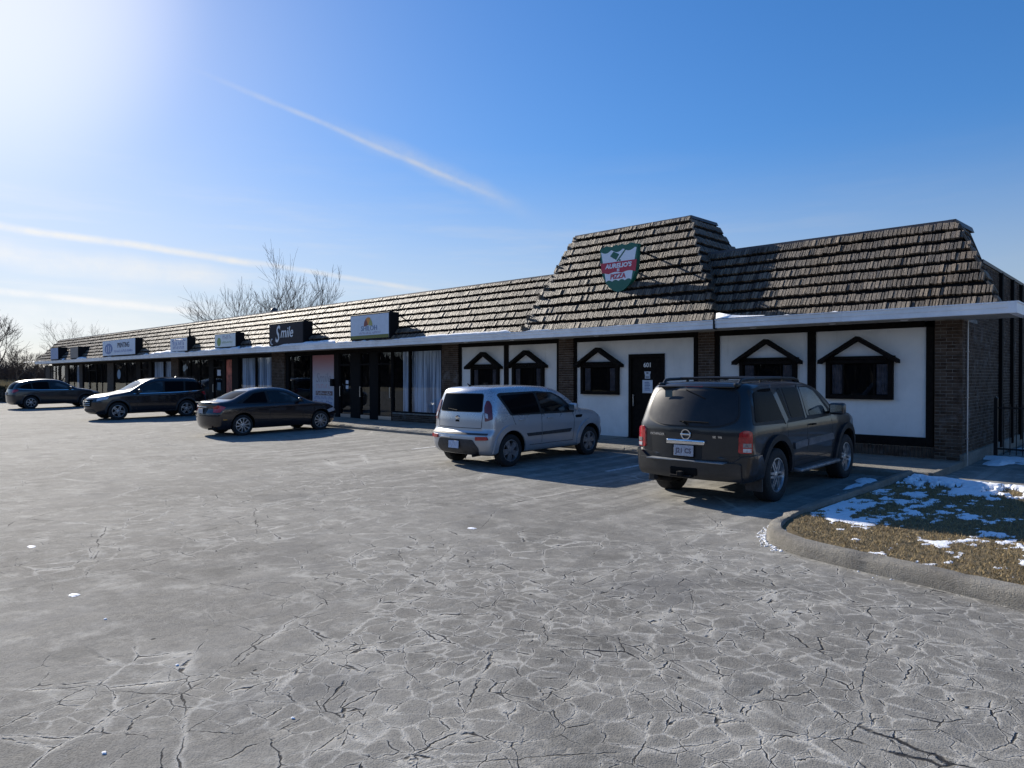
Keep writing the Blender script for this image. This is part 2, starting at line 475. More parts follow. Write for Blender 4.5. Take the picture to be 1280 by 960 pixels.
M_CURT = mat('pale_drape', (0.80, 0.85, 0.90), 0.9, build=lambda t, b, c: t.l.new(t.mix(t.remap(t.noise(t.mapping(c, scale=(6, 1, .15)), 1.6, 3, .7), .36, .62), (.20, .25, .31), (.62, .72, .80)), b.inputs['Base Color']))  # vertical stripes in the colour add pleat shade to the flat-looking folds
M_DRAPE = mat('grey_drape', (0.17, 0.165, 0.18), 0.9, var=0.3)
M_IRON0 = mat('brake_iron', (0.012, 0.011, 0.011), .8, 0, spec=.2)
mat('black_rail', (.012, .012, .013), .4, .2)
M_WHITE = mat('white_paint', (0.78, 0.78, 0.78), 0.6, var=0.05)
# ------------------------------------------------------------------ ground
YW = 15.7            # front wall plane
YE = 14.7            # eave line
YC = 13.3            # kerb line
X_R, X_L = -3.0, -67.4
WALK_Z = 0.20


def ground_z(y):
    t = max(0.0, min(1.0, (y - 8.0) / 5.3)); return 0.08 * t


def sheet(name, xs, ys, zf, material, **k):
    vs = [(x, y, zf(x, y)) for y in ys for x in xs]
    nx = len(xs); fs = [(j * nx + i, j * nx + i + 1, (j + 1) * nx + i + 1, (j + 1) * nx + i) for j in range(len(ys) - 1) for i in range(nx - 1)]
    return raw(name, vs, fs, material, None, True, **k)


raw('terrain', [(-900, -700, -0.05), (700, -700, -0.05), (700, 1200, -0.05), (-900, 1200, -0.05)], [(0, 1, 2, 3)], M_FIELD, None, False, kind='structure')
sheet('parking_lot', [-76, -60, -45, -30, -20, -10, 0, 10, 30], [-40, -10, 0, 4, 8, 9.5, 11, 12.2, 13.0, 13.45, 15.0], lambda x, y: ground_z(y), M_ASPH, kind='structure')

# sidewalk slabs with joints and a kerb edge
walk = empty('sidewalk', kind='structure')
x = X_R + 0.03; i = 0
rs = random.Random(3)
while x > X_L - 0.4:
    w = 1.55 if x > -40 else 3.1
    a, b_ = max(x - w + 0.014, X_L - 0.6), x
    dz = rs.uniform(-0.008, 0.008); dy = rs.uniform(-0.012, 0.012)
    m = MB(); m.rbox(a, b_, YC + 0.17 + dy, 17.2 if False else YW + 0.3, -0.05, WALK_Z + dz, 0.012, seg=1)
    m.build('slab', M_CONC, walk)
    x -= w
x = X_R + 0.03
while x > X_L - 0.4:
    w = 3.1
    dz = rs.uniform(-0.012, 0.006); dy = rs.uniform(-0.015, 0.015)
    # kerb stones, nosing rounded and chipped
    n = 14; vs = []; fs = []
    prof = [(0.17, -0.05), (0.17, WALK_Z), (0.04, WALK_Z), (0.01, WALK_Z - 0.015), (0.0, WALK_Z - 0.05), (-0.012, -0.05)]
    for k in range(n + 1):
        xx = x - (w - 0.012) * k / n
        ch = rs.uniform(0, 0.02) if rs.random() < 0.75 else rs.uniform(0.02, 0.06)
        for j, (py, pz) in enumerate(prof):
            if j in (2, 3): py += ch
            if j == 3: pz -= ch * 0.6
            vs.append((xx, YC + dy + py, pz + dz))
    q = len(prof)
    for k in range(n):
        for j in range(q - 1): fs.append((k * q + j, k * q + j + 1, (k + 1) * q + j + 1, (k + 1) * q + j))
    fs += [tuple(range(q)), tuple(range(n * q, n * q + q))[::-1]]
    raw('kerb_stone', vs, fs, M_CONC, walk)
    x -= w
# paved strip and yard at the east end, in front of the fence
sheet('side_path', [-2.96, 2, 8, 25], [13.35, 14.5, 16, 17.85], lambda x, y: 0.085, M_ASPH, kind='structure')
sheet('side_yard', [-2.86, 2, 8, 25], [17.85, 20, 24, 34], lambda x, y: 0.07, M_ASPH, kind='structure')

# ------------------------------------------------------------------ grass island with its kerb
def smooth_path(pts, n=12):
    out = []
    P = [Vector(p) for p in pts]
    for i in range(len(P) - 1):
        p0 = P[max(i - 1, 0)]; p1 = P[i]; p2 = P[i + 1]; p3 = P[min(i + 2, len(P) - 1)]
        for k in range(n):
            t = k / n
            out.append(0.5 * ((2 * p1) + (-p0 + p2) * t + (2 * p0 - 5 * p1 + 4 * p2 - p3) * t * t + (-p0 + 3 * p1 - 3 * p2 + p3) * t ** 3))
    out.append(P[-1]); return out


isl = smooth_path([(-3.42, 13.25), (-3.47, 11.0), (-3.52, 9.4), (-3.50, 8.35), (-3.33, 7.62), (-2.93, 7.18), (-2.35, 6.98), (-1.6, 6.82), (-0.6, 6.58), (1.0, 6.2), (4.0, 5.6), (9, 4.7)])
# resample by length so the kerb has even, rough steps
step = 0.09; res = [isl[0]]; acc = 0
for a, b_ in zip(isl, isl[1:]):
    d = (b_ - a).length; s = step - acc
    while s < d: res.append(a.lerp(b_, s / d)); s += step
    acc = d - (s - step)
isl = res
vs = []; fs = []
prof = [(0.0, -0.05), (0.008, 0.10), (0.022, 0.138), (0.05, 0.152), (0.15, 0.152), (0.168, 0.13), (0.175, -0.02)]
q = len(prof)
rn = random.Random(5)
cr = 0
for i, p in enumerate(isl):
    d = (isl[min(i + 1, len(isl) - 1)] - isl[max(i - 1, 0)]).normalized(); nin = Vector((-d.y, d.x))
    if nin.dot(Vector((-1.0, 9.0)) - p) < 0 and i < 40: pass
    cr = cr * 0.6 + rn.uniform(-0.008, 0.014) if rn.random() < 0.86 else rn.uniform(0.015, 0.038)
    for j, (o_, z) in enumerate(prof):
        jit = rn.uniform(-0.006, 0.006)
        if j in (2, 3): o_ += max(0, cr); z -= max(0, cr) * 0.7
        if j == 5: o_ -= max(0, cr) * 0.6
        pp = p + nin * (o_ + jit)
        vs.append((pp.x, pp.y, z + ground_z(pp.y) * (1 if p.y > 8 else 0) + rn.uniform(-0.002, 0.002)))
joints = set(range(22, len(isl), 33))
for i in range(len(isl) - 1):
    for j in range(q - 1):
        fs.append((i * q + j, (i + 1) * q + j, (i + 1) * q + j + 1, i * q + j + 1))
for jn in joints:
    for j in range(q):
        v = vs[jn * q + j]; p = isl[jn]
        if 1 <= j <= 5: vs[jn * q + j] = (v[0], v[1], v[2] - 0.012)
raw('island_kerb', vs, fs, M_CONC, None, 50, kind='structure')
EDGE = [(p.x, p.y) for p in isl]
POLY = EDGE + [(9, 13.25)]


def inside(x, y, poly=POLY):
    c = False; n = len(poly); j = n - 1
    for i in range(n):
        xi, yi = poly[i]; xj, yj = poly[j]
        if (yi > y) != (yj > y) and x < (xj - xi) * (y - yi) / (yj - yi) + xi: c = not c
        j = i
    return c


EN = np.array(EDGE)


def edge_dist(x, y): return float(np.sqrt(((EN - (x, y)) ** 2).sum(1).min()))


def vnoise(x, y, seed=0):
    """value noise in numpy"""
    xi = np.floor(x).astype(int); yi = np.floor(y).astype(int); xf = x - xi; yf = y - yi
    def h(a, b):
        n = (a * 374761393 + b * 668265263 + seed * 974711) & 0x7fffffff
        n = ((n ^ (n >> 13)) * 1274126177) & 0x7fffffff
        return (n & 0xffff) / 65535.0
    u = xf * xf * (3 - 2 * xf); v = yf * yf * (3 - 2 * yf)
    return (h(xi, yi) * (1 - u) + h(xi + 1, yi) * u) * (1 - v) + (h(xi, yi + 1) * (1 - u) + h(xi + 1, yi + 1) * u) * v


def fbm(x, y, seed=0, oct=5, rough=0.55):
    s = 0; a = 1; t = 0
    for o in range(oct):
        s = s + a * vnoise(x * 2 ** o, y * 2 ** o, seed + o * 17); t += a; a *= rough
    return s / t


def island_z(x, y):
    return 0.115 + 0.02 * (fbm(x * 1.3, y * 1.3, 4) - 0.5)


# soil sheet of the island
G = 0.06
nx, ny = int(12.4 / G), int(8.6 / G)
xx, yy = np.meshgrid(-3.45 + np.arange(nx) * G, 4.8 + np.arange(ny) * G)
zz = island_z(xx, yy)
ins = np.zeros(xx.shape, bool); ed = np.full(xx.shape, 9.0)
for j in range(ny):
    for i in range(nx):
        x_, y_ = xx[j, i], yy[j, i]
        if x_ > 5.5: continue
        if inside(x_, y_): ins[j, i] = True; ed[j, i] = edge_dist(x_, y_)
ok = ins & (ed > 0.12)


def grid_mesh(name, mask, Z, material, smooth=True, **k):
    idx = -np.ones(mask.shape, int); vs = []; fs = []
    for j in range(mask.shape[0] - 1):
        for i in range(mask.shape[1] - 1):
            if mask[j, i] and mask[j + 1, i] and mask[j, i + 1] and mask[j + 1, i + 1]:
                f = []
                for (a, b_) in ((j, i), (j, i + 1), (j + 1, i + 1), (j + 1, i)):
                    if idx[a, b_] < 0: idx[a, b_] = len(vs); vs.append((xx[a, b_], yy[a, b_], Z[a, b_]))
                    f.append(int(idx[a, b_]))
                fs.append(tuple(f))
    return raw(name, vs, fs, material, None, smooth, **k)


grid_mesh('island_soil', ok, zz, M_DIRT, kind='structure')
# snow: thin crust with ragged holes, thicker toward the north side of the island
G2 = 0.022
sx0, sx1, sy0, sy1 = -3.4, 2.4, 6.3, 13.3
nx2, ny2 = int((sx1 - sx0) / G2), int((sy1 - sy0) / G2)
XX, YY = np.meshgrid(sx0 + np.arange(nx2) * G2, sy0 + np.arange(ny2) * G2)
# signed cover: more snow far from the south kerb
south = np.interp(XX, [p[0] for p in EDGE if p[1] < 8.4], [p[1] for p in EDGE if p[1] < 8.4])
rel = (YY - south)
cover = fbm(XX * 2.2, YY * 1.6, 21, 6, 0.62)
thr = np.interp(rel, [0.15, 0.9, 1.35, 1.9, 2.7, 3.4, 4.3, 5.2, 6.3], [0.67, 0.66, 0.61, 0.56, 0.62, 0.66, 0.62, 0.48, 0.26])
thr = thr - 0.10 * np.clip((-1.7 - XX) / 1.0, 0, 1) * (rel > 1.2)
mound = 0.10 * np.clip((rel - 4.6) / 0.8, 0, 1) * np.clip((6.4 - rel) / 0.3, 0, 1) * fbm(XX * 2.5, YY * 2.5, 8, 4)
dep = cover - thr
streakiness = fbm(XX * 7, YY * 3.2, 33, 4, 0.6) - 0.5
dep = dep + 0.42 * streakiness + 0.34 * (fbm(XX * 20, YY * 11, 55, 4, 0.65) - 0.5)
HS = island_z(XX, YY) - 0.008 + np.clip(dep, -0.1, 0.05) * 0.28 + mound * np.clip(dep * 12, 0, 1) + 0.006 * (fbm(XX * 14, YY * 14, 9, 3) - 0.5)
inm = np.zeros(XX.shape, bool)
for j in range(0, ny2):
    # scanline test against the island polygon
    y_ = YY[j, 0]; xs_ = []
    n = len(POLY)
    for i in range(n):
        (xa, ya), (xb, yb) = POLY[i], POLY[(i + 1) % n]
        if (ya > y_) != (yb > y_): xs_.append((xb - xa) * (y_ - ya) / (yb - ya) + xa)
    xs_.sort()
    for a, b_ in zip(xs_[::2], xs_[1::2]): inm[j] |= (XX[j] > a + 0.19) & (XX[j] < b_ - 0.1)
inm &= (rel > 0.20) & (dep > -0.05)
xx, yy = XX, YY
grid_mesh('snow_on_grass', inm, HS, M_SNOW, kind='stuff', label='ragged crust of snow lying over the dry grass island', cat='snow')

# dry grass blades
rg = np.random.default_rng(3)
N = 60000
bx = rg.uniform(-3.4, 1.6, N); by = rg.uniform(6.3, 12.5, N)
relb = by - np.interp(bx, [p[0] for p in EDGE if p[1] < 8.4], [p[1] for p in EDGE if p[1] < 8.4])
covb = fbm(bx * 2.2, by * 1.6, 21, 6, 0.62) + 0.42 * (fbm(bx * 7, by * 3.2, 33, 4, 0.6) - 0.5)
thb = np.interp(relb, [0.15, 0.9, 1.35, 1.9, 2.7, 3.4, 4.3, 5.2, 6.3], [0.67, 0.66, 0.61, 0.56, 0.62, 0.66, 0.62, 0.48, 0.26]) - 0.10 * np.clip((-1.7 - bx) / 1.0, 0, 1) * (relb > 1.2)
keep = (relb > 0.18) & (bx > np.interp(by, [6, 7.2, 7.8, 8.4, 13], [-2.2, -2.7, -3.15, -3.29, -3.22])) & (covb < thb + 0.05)
bx, by, relb = bx[keep], by[keep], relb[keep]
n = len(bx); h = rg.uniform(0.012, 0.042, n); ang = rg.uniform(0, 2 * PI, n); w = rg.uniform(0.003, 0.006, n)
lx = rg.normal(0, 0.018, n); ly = rg.normal(0, 0.018, n); z0 = island_z(bx, by) - 0.004
V = np.empty((n, 3, 3)); V[:, 0, 0] = bx - np.cos(ang) * w; V[:, 0, 1] = by - np.sin(ang) * w; V[:, 0, 2] = z0
V[:, 1, 0] = bx + np.cos(ang) * w; V[:, 1, 1] = by + np.sin(ang) * w; V[:, 1, 2] = z0
V[:, 2, 0] = bx + lx; V[:, 2, 1] = by + ly; V[:, 2, 2] = z0 + h


def bladem(t, b, c):
    f = t.noise(c, 38, 3, 0.8)
    t.l.new(t.mix(t.remap(f, 0.3, 0.7), (0.15, 0.105, 0.045), (0.46, 0.345, 0.17)), b.inputs['Base Color'])


def fast_mesh(name, V, k, material, **kw):
    me = bpy.data.meshes.new(name); n = len(V)
    me.vertices.add(n * k); me.vertices.foreach_set('co', V.reshape(-1))
    me.loops.add(n * k); me.loops.foreach_set('vertex_index', np.arange(n * k))
    me.polygons.add(n); me.polygons.foreach_set('loop_start', np.arange(0, n * k, k)); me.polygons.foreach_set('loop_total', np.full(n, k))
    me.update(); me.validate()
    o = link_mesh(name, me, material); return finish(o, **kw)


fast_mesh('dry_grass', V, 3, mat('grass_blade', rough=0.9, build=bladem), label='short straw coloured winter grass on the kerbed island', cat='grass', kind='stuff')

# crumbs of ice and salt along the foot of the kerb, and scattered chips
m = MB(); rc = random.Random(11)


def crumb(x, y, z, r):
    bm = bmesh.new(); bmesh.ops.create_icosphere(bm, subdivisions=1, radius=r)
    vs = [Vector((v.co.x * rc.uniform(.7, 1.5) + x, v.co.y * rc.uniform(.7, 1.4) + y, max(0, v.co.z * rc.uniform(.35, .8)) + z)) for v in bm.verts]
    fs = [tuple(v.index for v in f.verts) for f in bm.faces]; bm.free(); m.add(vs, fs)


for i in range(len(isl)):
    p = isl[i]
    if p.y > 9.3 or p.x > 2.2: continue
    d = (isl[min(i + 1, len(isl) - 1)] - isl[i - 1]).normalized(); nout = Vector((d.y, -d.x))
    # heavy at the nose, patchy further on
    dens = 30 if (7.2 < p.y < 8.4) else (9 if p.x > -1.3 else 4)
    if dens < 20: dens = int(dens * 2.2 * max(0.0, float(vnoise(np.array([p.x * 3.1]), np.array([p.y * 3.1]), 6)[0]) - .35))
    for k in range(dens):
        if rc.random() < 0.55:
            o_ = abs(rc.gauss(0, 0.05)) + 0.01
            q_ = p + nout * o_ + d * rc.uniform(-0.05, 0.05)
            crumb(q_.x, q_.y, 0.0, rc.uniform(0.3, 1.0) ** 2 * 0.019 * (1.1 if dens > 5 else 0.8))
m.build('ice_crumbs', M_SNOW, None, True, label='crumbled ice and salt lying along the foot of the island kerb', cat='ice', kind='stuff')
# snow scraps beside the dark car and along the walk, and round snow bits on the lot
def snow_patch(cx, cy, rx, ry, z, h, seed, name='snow_patch', rot=0.0):
    r_ = random.Random(seed); n = 26; vs = [(cx, cy, z + h)]; fs = []
    rr = [1.0] * n
    for k in range(n): rr[k] = r_.uniform(0.6, 1.15)
    rings = [(0.45, 0.95), (0.8, 0.6), (1.0, 0.0)]
    for (f, hh) in rings:
        for k in range(n):
            a = 2 * PI * k / n; s_ = (rr[k] + rr[k - 1]) / 2
            X = math.cos(a) * rx * f * s_; Y = math.sin(a) * ry * f * s_
            vs.append((cx + X * math.cos(rot) - Y * math.sin(rot), cy + X * math.sin(rot) + Y * math.cos(rot), z + h * hh * r_.uniform(0.6, 1.2)))
    for k in range(n): fs.append((0, 1 + k, 1 + (k + 1) % n))
    for g in range(2):
        for k in range(n):
            a = 1 + g * n + k; b_ = 1 + g * n + (k + 1) % n; fs.append((a, a + n, b_ + n, b_))
    return vs, fs


m = MB()
for (cx, cy, rx, ry, z, h, sd) in [(-3.72, 11.9, 0.13, 0.5, 0.06, 0.03, 1), (-3.66, 10.9, 0.05, 0.8, 0.045, 0.015, 2), (-3.75, 12.5, 0.2, 0.25, 0.07, 0.05, 3)]:
    m.add(*snow_patch(cx, cy, rx, ry, z, h, sd))
m.build('snow_strip', M_SNOW, None, True, label='narrow strip of snow beside the island kerb next to the dark off-roader', cat='snow')
m = MB()
for k in range(26):
    cx = rs.uniform(-2.85, 2.5); cy = rs.uniform(17.0, 21.0) if k % 3 else rs.uniform(16.6, 17.6)
    m.add(*snow_patch(cx, cy, rs.uniform(.3, 1.0), rs.uniform(.2, .5), 0.085, rs.uniform(.02, .07), 40 + k))
m.add(*snow_patch(-2.6, 17.2, 0.25, 1.1, 0.085, 0.05, 90))
m.build('yard_snow', M_SNOW, None, True, label='patchy snow beside the brick side wall around the iron fence', cat='snow', kind='stuff')
m = MB()
for (u, v, r) in [(38, 684, .045), (91, 745, .04), (130, 775, .012), (220, 833, .012), (590, 661, .05), (128, 944, .012), (365, 900, .01)]:
    d = 1575 / (v - 472); a = (u - 640) / F_PX
    m.add(*snow_patch(d * (-CY + a * SY), d * (SY + a * CY), r * 1.6, r, 0.002, 0.006, int(u)))
m.build('snow_scraps', M_SNOW, None, True, label='small trodden scraps of snow scattered over the open lot', cat='snow', kind='stuff')

# worn stall stripes
def stripe(t, b, c):
    p = t.n.new('ShaderNodeNewGeometry').outputs['Position']
    f = t.remap(t.noise(p, 9, 5, 0.8), 0.42, 0.52)
    t.l.new(t.mix(f, (0.25, 0.25, 0.25), (0.66, 0.66, 0.64)), b.inputs['Base Color'])


M_STR = mat('worn_stripe', rough=0.9, build=stripe)
for X in (-7.75, -13.6):
    raw('stall_stripe', [(X - .05, 10.7, ground_z(10.7) + .004), (X + .05, 10.7, ground_z(10.7) + .004), (X + .05, 13.0, ground_z(13.0) + .004), (X - .05, 13.0, ground_z(13.0) + .004)],
        [(0, 1, 2, 3)], M_STR, None, kind='structure')

# ------------------------------------------------------------------ the strip mall
mall = empty('strip_mall', (-35, 20, 0), label='long low brown strip mall with shingled mansard roof and white timbered east end', cat='building')
MT = mall


def part(mb, name, material, parent=None, smooth=False, **k):
    o = mb.build(name, material, parent if parent else MT, smooth, **k)
    if parent is None: o.matrix_parent_inverse = MT.matrix_basis.inverted() if False else Matrix.Translation((35, -20, 0))
    return o


def proto_part(name, me, material, parent, M):
    o = bpy.data.objects.new(name, me); COL.objects.link(o); o.parent = parent; o.matrix_basis = M; return o


def at_root(o):
    o.parent = MT; o.matrix_parent_inverse = Matrix.Translation((35, -20, 0)); return o


ZS = 2.93            # soffit
# shell: back rooms, flat roof, side walls
m = MB()
m.box(X_L, X_R - 0.13, 16.0 + 3.2, 34, 0, 4.0)          # deep block behind the shops
m.box(X_L, X_R - 0.13, 15.86, 19.3, 2.96, 3.95)         # ceiling and roof over the shops
m.box(X_L - 0.02, X_L + 0.2, 15.72, 34, 0, 3.9)
m.box(X_R - 0.30, X_R - 0.12, 15.86, 19.3, 0, 3.94)
part(m, 'rear_block', M_INT)
m = MB(); m.box(X_L, X_R - 0.13, 15.9, 19.3, 0.0, 0.21); part(m, 'shop_floor', mat('shop_floor', (0.10, 0.095, 0.09), 0.6, var=0.3))
m = MB(); m.box(X_L - 0.05, X_R - 0.02, 16.2, 34.1, 3.99, 4.06); part(m, 'flat_roof', M_DECK)

# mansards ---------------------------------------------------------------------
RND = random.Random(21)
SHK = 0
shake_variants = []
for k in range(10):
    # unit shake lying on the slope: x along the row, y up the slope, z outwards
    w = [0.045, 0.06, 0.085, 0.05, 0.095, 0.055, 0.07, 0.042, 0.065, 0.078][k]
    tl = RND.uniform(0.040, 0.047); tr = tl + RND.uniform(-0.004, 0.004)
    L = 0.190; nt = RND.uniform(-0.012, 0.012)
    vs = [(0, nt, 0), (w, -nt, 0), (w, L, 0), (0, L, 0), (0.004, nt, tl), (w - 0.004, -nt, tr), (w - 0.004, L, tr + 0.002), (0.004, L, tl + 0.002)]
    fs = [(0, 3, 2, 1), (4, 5, 6, 7), (0, 1, 5, 4), (1, 2, 6, 5), (3, 0, 4, 7), (2, 3, 7, 6)]
    me = bpy.data.meshes.new('shingle'); me.from_pydata(vs, [], fs); me.update(); me.materials.append(M_SHAKE)
    shake_variants.append((w, me, vs, fs))


def slope_shakes(p0, p1, q0, q1, expo, single=0, parent=None, seed=1, name_stuff='shingles', thick=1.0):
    """shake rows on the quad: bottom edge p0->p1, top edge q0->q1. 'single' shakes nearest p1 become objects"""
    r_ = random.Random(seed)
    p0, p1, q0, q1 = map(Vector, (p0, p1, q0, q1))
    xa = (p1 - p0).normalized()
    up = ((q0 + q1) / 2 - (p0 + p1) / 2); up = (up - xa * up.dot(xa)); H = up.length; up.normalize()
    nr = xa.cross(up)
    if nr.y > 0 and abs(xa.x) > 0.5: nr = -nr
    rows = int(math.ceil(H / expo - 0.35)); L = []
    for k in range(rows):
        t = k * expo
        f = t / H
        a = (q0 - p0).dot(xa) * f; b_ = (p1 - p0).length + (q1 - p1).dot(xa) * f
        s = a - r_.uniform(0, 0.08) if thick == 1.0 else a + 0.05
        dz = r_.uniform(-0.01, 0.01)
        while s < b_ - 0.02:
            vi = r_.randrange(10); w = shake_variants[vi][0]
            if s + w > b_ + 0.05: s = b_ + 0.05 - w
            rot = r_.uniform(-0.02, 0.02); tilt = r_.gauss(0, 0.045); lift = r_.uniform(-.002, 0.002)
            o = p0 + xa * s + up * (t + dz + r_.uniform(-0.014, 0.014)) + nr * lift
            R = Matrix((xa, up, nr)).transposed().to_4x4()
            trunc = min(1.0, (H - t) / 0.20)
            M = Matrix.Translation(o) @ R @ Matrix.Rotation(tilt, 4, 'Y') @ Matrix.Rotation(rot, 4, 'Z') @ Matrix.Diagonal((1, max(trunc, 0.3), thick, 1))
            L.append(((p0 + xa * s - p1).length + t * 0.3, vi, M))
            s += w + 0.009
    L.sort(key=lambda e: e[0])
    for e in L[:single]:
        proto_part('shingle', shake_variants[e[1]][1], None, parent, e[2])
    if len(L) > single:
        m = MB()
        for e in L[single:]:
            _, _, vs, fs = shake_variants[e[1]]; m.add([e[2] @ Vector(v) for v in vs], fs)
        o = m.build(name_stuff, M_SHAKE, parent, recalc=False, kind='stuff')
    return len(L)


def mansard(name, b0, b1, t0, t1, zb, zt, single=0, seed=1, label=None, right_back=None, left_back=None, cap=0.10, setback=0.0):
    """front slope from eave (x b0..b1, y YE) to ridge (x t0..t1); right_back = (bottom xyz, top xyz) of the end face"""
    yb, yt = YE + 0.03 + setback, right_back[2]
    m = MB()
    B0 = (b0, yb, zb); B1 = (b1, yb, zb); T0 = (t0, yt, zt); T1 = (t1, yt, zt)
    RB, RT = right_back[0], right_back[1]
    LB, LT = left_back
    off = Vector((0, 0.02, -0.01))
    vs = [Vector(v) + off for v in (B0, B1, T1, T0, RB, RT, LB, LT)]
    m.add(vs, [(0, 1, 2, 3), (1, 4, 5, 2), (6, 0, 3, 7), (3, 2, 5, 7), (4, 6, 7, 5), (0, 6, 4, 1)])
    base = part(m, name, M_DECK)
    if label: base['label'] = label
    slope_shakes(B0, B1, T0, T1, 0.31, single, base, seed)
    slope_shakes(B1, RB, T1, RT, 0.31, 0, base, seed + 1, 'end_shingles', 0.8)
    slope_shakes(LB, B0, LT, T0, 0.31, 0, base, seed + 2, 'far_end_shingles', 0.8)
    # hip caps
    m = MB()
    for (P, Q) in ((B0, T0),):
        P = Vector(P); Q = Vector(Q); n = int((Q - P).length / 0.31)
        for k in range(n + 1):
            a = P.lerp(Q, (k + 0.02) / (n + 0.6)); b_ = P.lerp(Q, min(1, (k + 1.15) / (n + 0.6)))
            d = (b_ - a).normalized()
            for s in (-1, 1):
                e = Vector((0.13 * s if s * (1 if P == Vector(B1) else -1) < 0 else 0.0, 0.13 if s * (1 if P == Vector(B1) else -1) > 0 else 0.0, 0))
                n_ = Vector((0.4 * (1 if P == Vector(B1) else -1), -0.8, 0.3)).normalized()
                v = [a + n_ * 0.055, b_ + n_ * 0.02, b_ + e + n_ * 0.018, a + e + n_ * 0.04]
                v2 = [x_ - n_ * 0.05 for x_ in v]
                m.add(v + v2, [(0, 1, 2, 3), (7, 6, 5, 4), (0, 3, 7, 4), (3, 2, 6, 7), (0, 4, 5, 1)])
    m.build('hip_caps', M_SHAKE, base, kind='stuff')
    # metal ridge cap
    m = MB(); d = Vector((0, 0, 0))
    def capseg(P, Q, out):
        P, Q = Vector(P), Vector(Q); out = Vector(out)
        w_ = Vector((0, 0, cap))
        v = [P + out * 0.07 - w_ * 0.55, P + out * 0.03 + w_ * 0.6, P - out * 0.10 + w_ * 0.6, P - out * 0.10 - w_ * 0.5]
        v += [x_ + (Q - P) for x_ in v]
        m.add(v, [(0, 1, 2, 3), (7, 6, 5, 4), (0, 4, 5, 1), (1, 5, 6, 2), (2, 6, 7, 3), (3, 7, 4, 0)])
    L_ = t1 - t0; n = max(1, int(L_ / 3.0))
    for k in range(n):
        a = Vector(T0).lerp(Vector(T1), k / n) + Vector((0.004, 0, 0)); b_ = Vector(T0).lerp(Vector(T1), (k + 1) / n)
        capseg(a, b_, (0, -1, 0))
    capseg(Vector(T1) + Vector((0.02, -0.03, 0.003)), Vector(RT) + Vector((0.02, 0, 0.003)), (1, 0.0, 0))
    m.build('ridge_cap', M_CAP, base)
    return base


# main roof, west wing
ZE = 3.10; ZR = 4.86
mansard('west_roof_slope', X_L - 1.0, -12.9, X_L + 0.1, -12.2, ZE, ZR, 0, 5, right_back=((-12.9, 17.4, ZE), (-12.2, 17.4, ZR), YE + 1.5),
        left_back=((X_L - 1.0, 17.1, ZE), (X_L + 0.1, 17.1, ZR)))
mansard('east_roof_slope', -8.9, -2.34, -9.2, -3.34, ZE, 4.95, 300, 9, setback=0.27, right_back=((-2.36, 15.6, ZE), (-3.28, 17.7, 4.95), YE + 1.8),
        left_back=((-8.9, 17.4, ZE), (-9.2, 17.4, 4.95)))
mansard('roof_tower', -13.66, -7.72, -13.25, -9.4, ZE, 6.04, 0, 13, right_back=((-7.66, 19.4, ZE), (-9.35, 18.0, 6.04), YE + 2.0),
        left_back=((-13.66, 19.4, ZE), (-13.25, 18.0, 6.04)), cap=0.08)

# eave: white gutter in lengths, fascia below, soffit
def gutter(x0, x1, dy=0.0, dz=0.0, name='gutter'):
    m = MB()
    prof = [(0.0, 0.0), (0.0, 0.085), (-0.012, 0.10), (-0.012, 0.165), (-0.03, 0.175), (-0.03, 0.198), (0.14, 0.198), (0.14, 0.0)]
    m.prism([(YE - 0.03 + dy + a, ZS - 0.02 + dz + b_) for a, b_ in prof], 'x', x0, x1)
    return part(m, name, M_GUT)


x = X_L - 1.05
edges = [X_L - 1.05]
while edges[-1] < -14.8: edges.append(min(edges[-1] + 3.05, -13.75) if edges[-1] + 3.05 < -14.8 else -13.75)
for a, b_ in zip(edges, edges[1:]): gutter(a, b_ - 0.004, rs.uniform(-.004, .004), rs.uniform(-.004, .004))
gutter(-13.75, -10.6, -0.015); gutter(-10.596, -7.66, -0.015)
gutter(-7.63, -4.9, 0.012, 0.012); gutter(-4.896, -2.15, 0.012, 0.010)
m = MB(); m.box(-2.15, -2.02, YE - 0.02, 16.06, ZS - 0.012, ZS + 0.17); m.box(-2.16, -2.00, YE - 0.022, 16.065, ZS + 0.171, ZS + 0.193)
part(m, 'end_gutter', M_GUT)
m = MB(); m.box(-7.66, -7.63, YE - 0.06, YE + 0.08, ZS - 0.03, ZS + 0.20); part(m, 'downspout_strap', M_FRAME)
m = MB()
x = X_L - 1.0
while x < -2.2:
    b_ = min(x + 0.61, -2.153); m.box(x, b_ - 0.006, YE + 0.112, 15.84, ZS - 0.005, ZS + 0.02); x += 0.61
m.box(-2.98, -2.153, 15.842, 16.05, ZS - 0.005, ZS + 0.02)
part(m, 'soffit', M_SOFF, kind='stuff')
for u in (1040, 893 + 48, 745, 640, 582, 1130):
    X = at(u, YE + 0.5); mm = MB(); mm.lathe([(0.0, -0.014), (0.055, -0.014), (0.075, 0.0), (0.08, 0.012), (0.0, 0.012)], 16, Matrix.Translation((X, YE + 0.5, ZS - 0.006)) @ Matrix.Rotation(PI / 2, 4, 'X'))
    part(mm, 'recessed_light', M_WHITE)

# timber header along the whole front, just under the soffit
m = MB(); m.box(X_L, -3.66, YW - 0.06, YW + 0.05, 2.80, ZS - 0.006); part(m, 'header_board', M_TIMB)

BR_L, BR_H, JT = 0.195, 0.058, 0.0095
brick_me = {}


def brick_mesh(l, d, h, key):
    if key not in brick_me:
        m = MB(); m.rbox(-l / 2, l / 2, -d / 2, d / 2, -h / 2, h / 2, 0.003, seg=1)
        me = bpy.data.meshes.new('brick'); me.from_pydata(m.v, [], m.f); me.update(); me.materials.append(M_BRICK); brick_me[key] = me
    return brick_me[key]


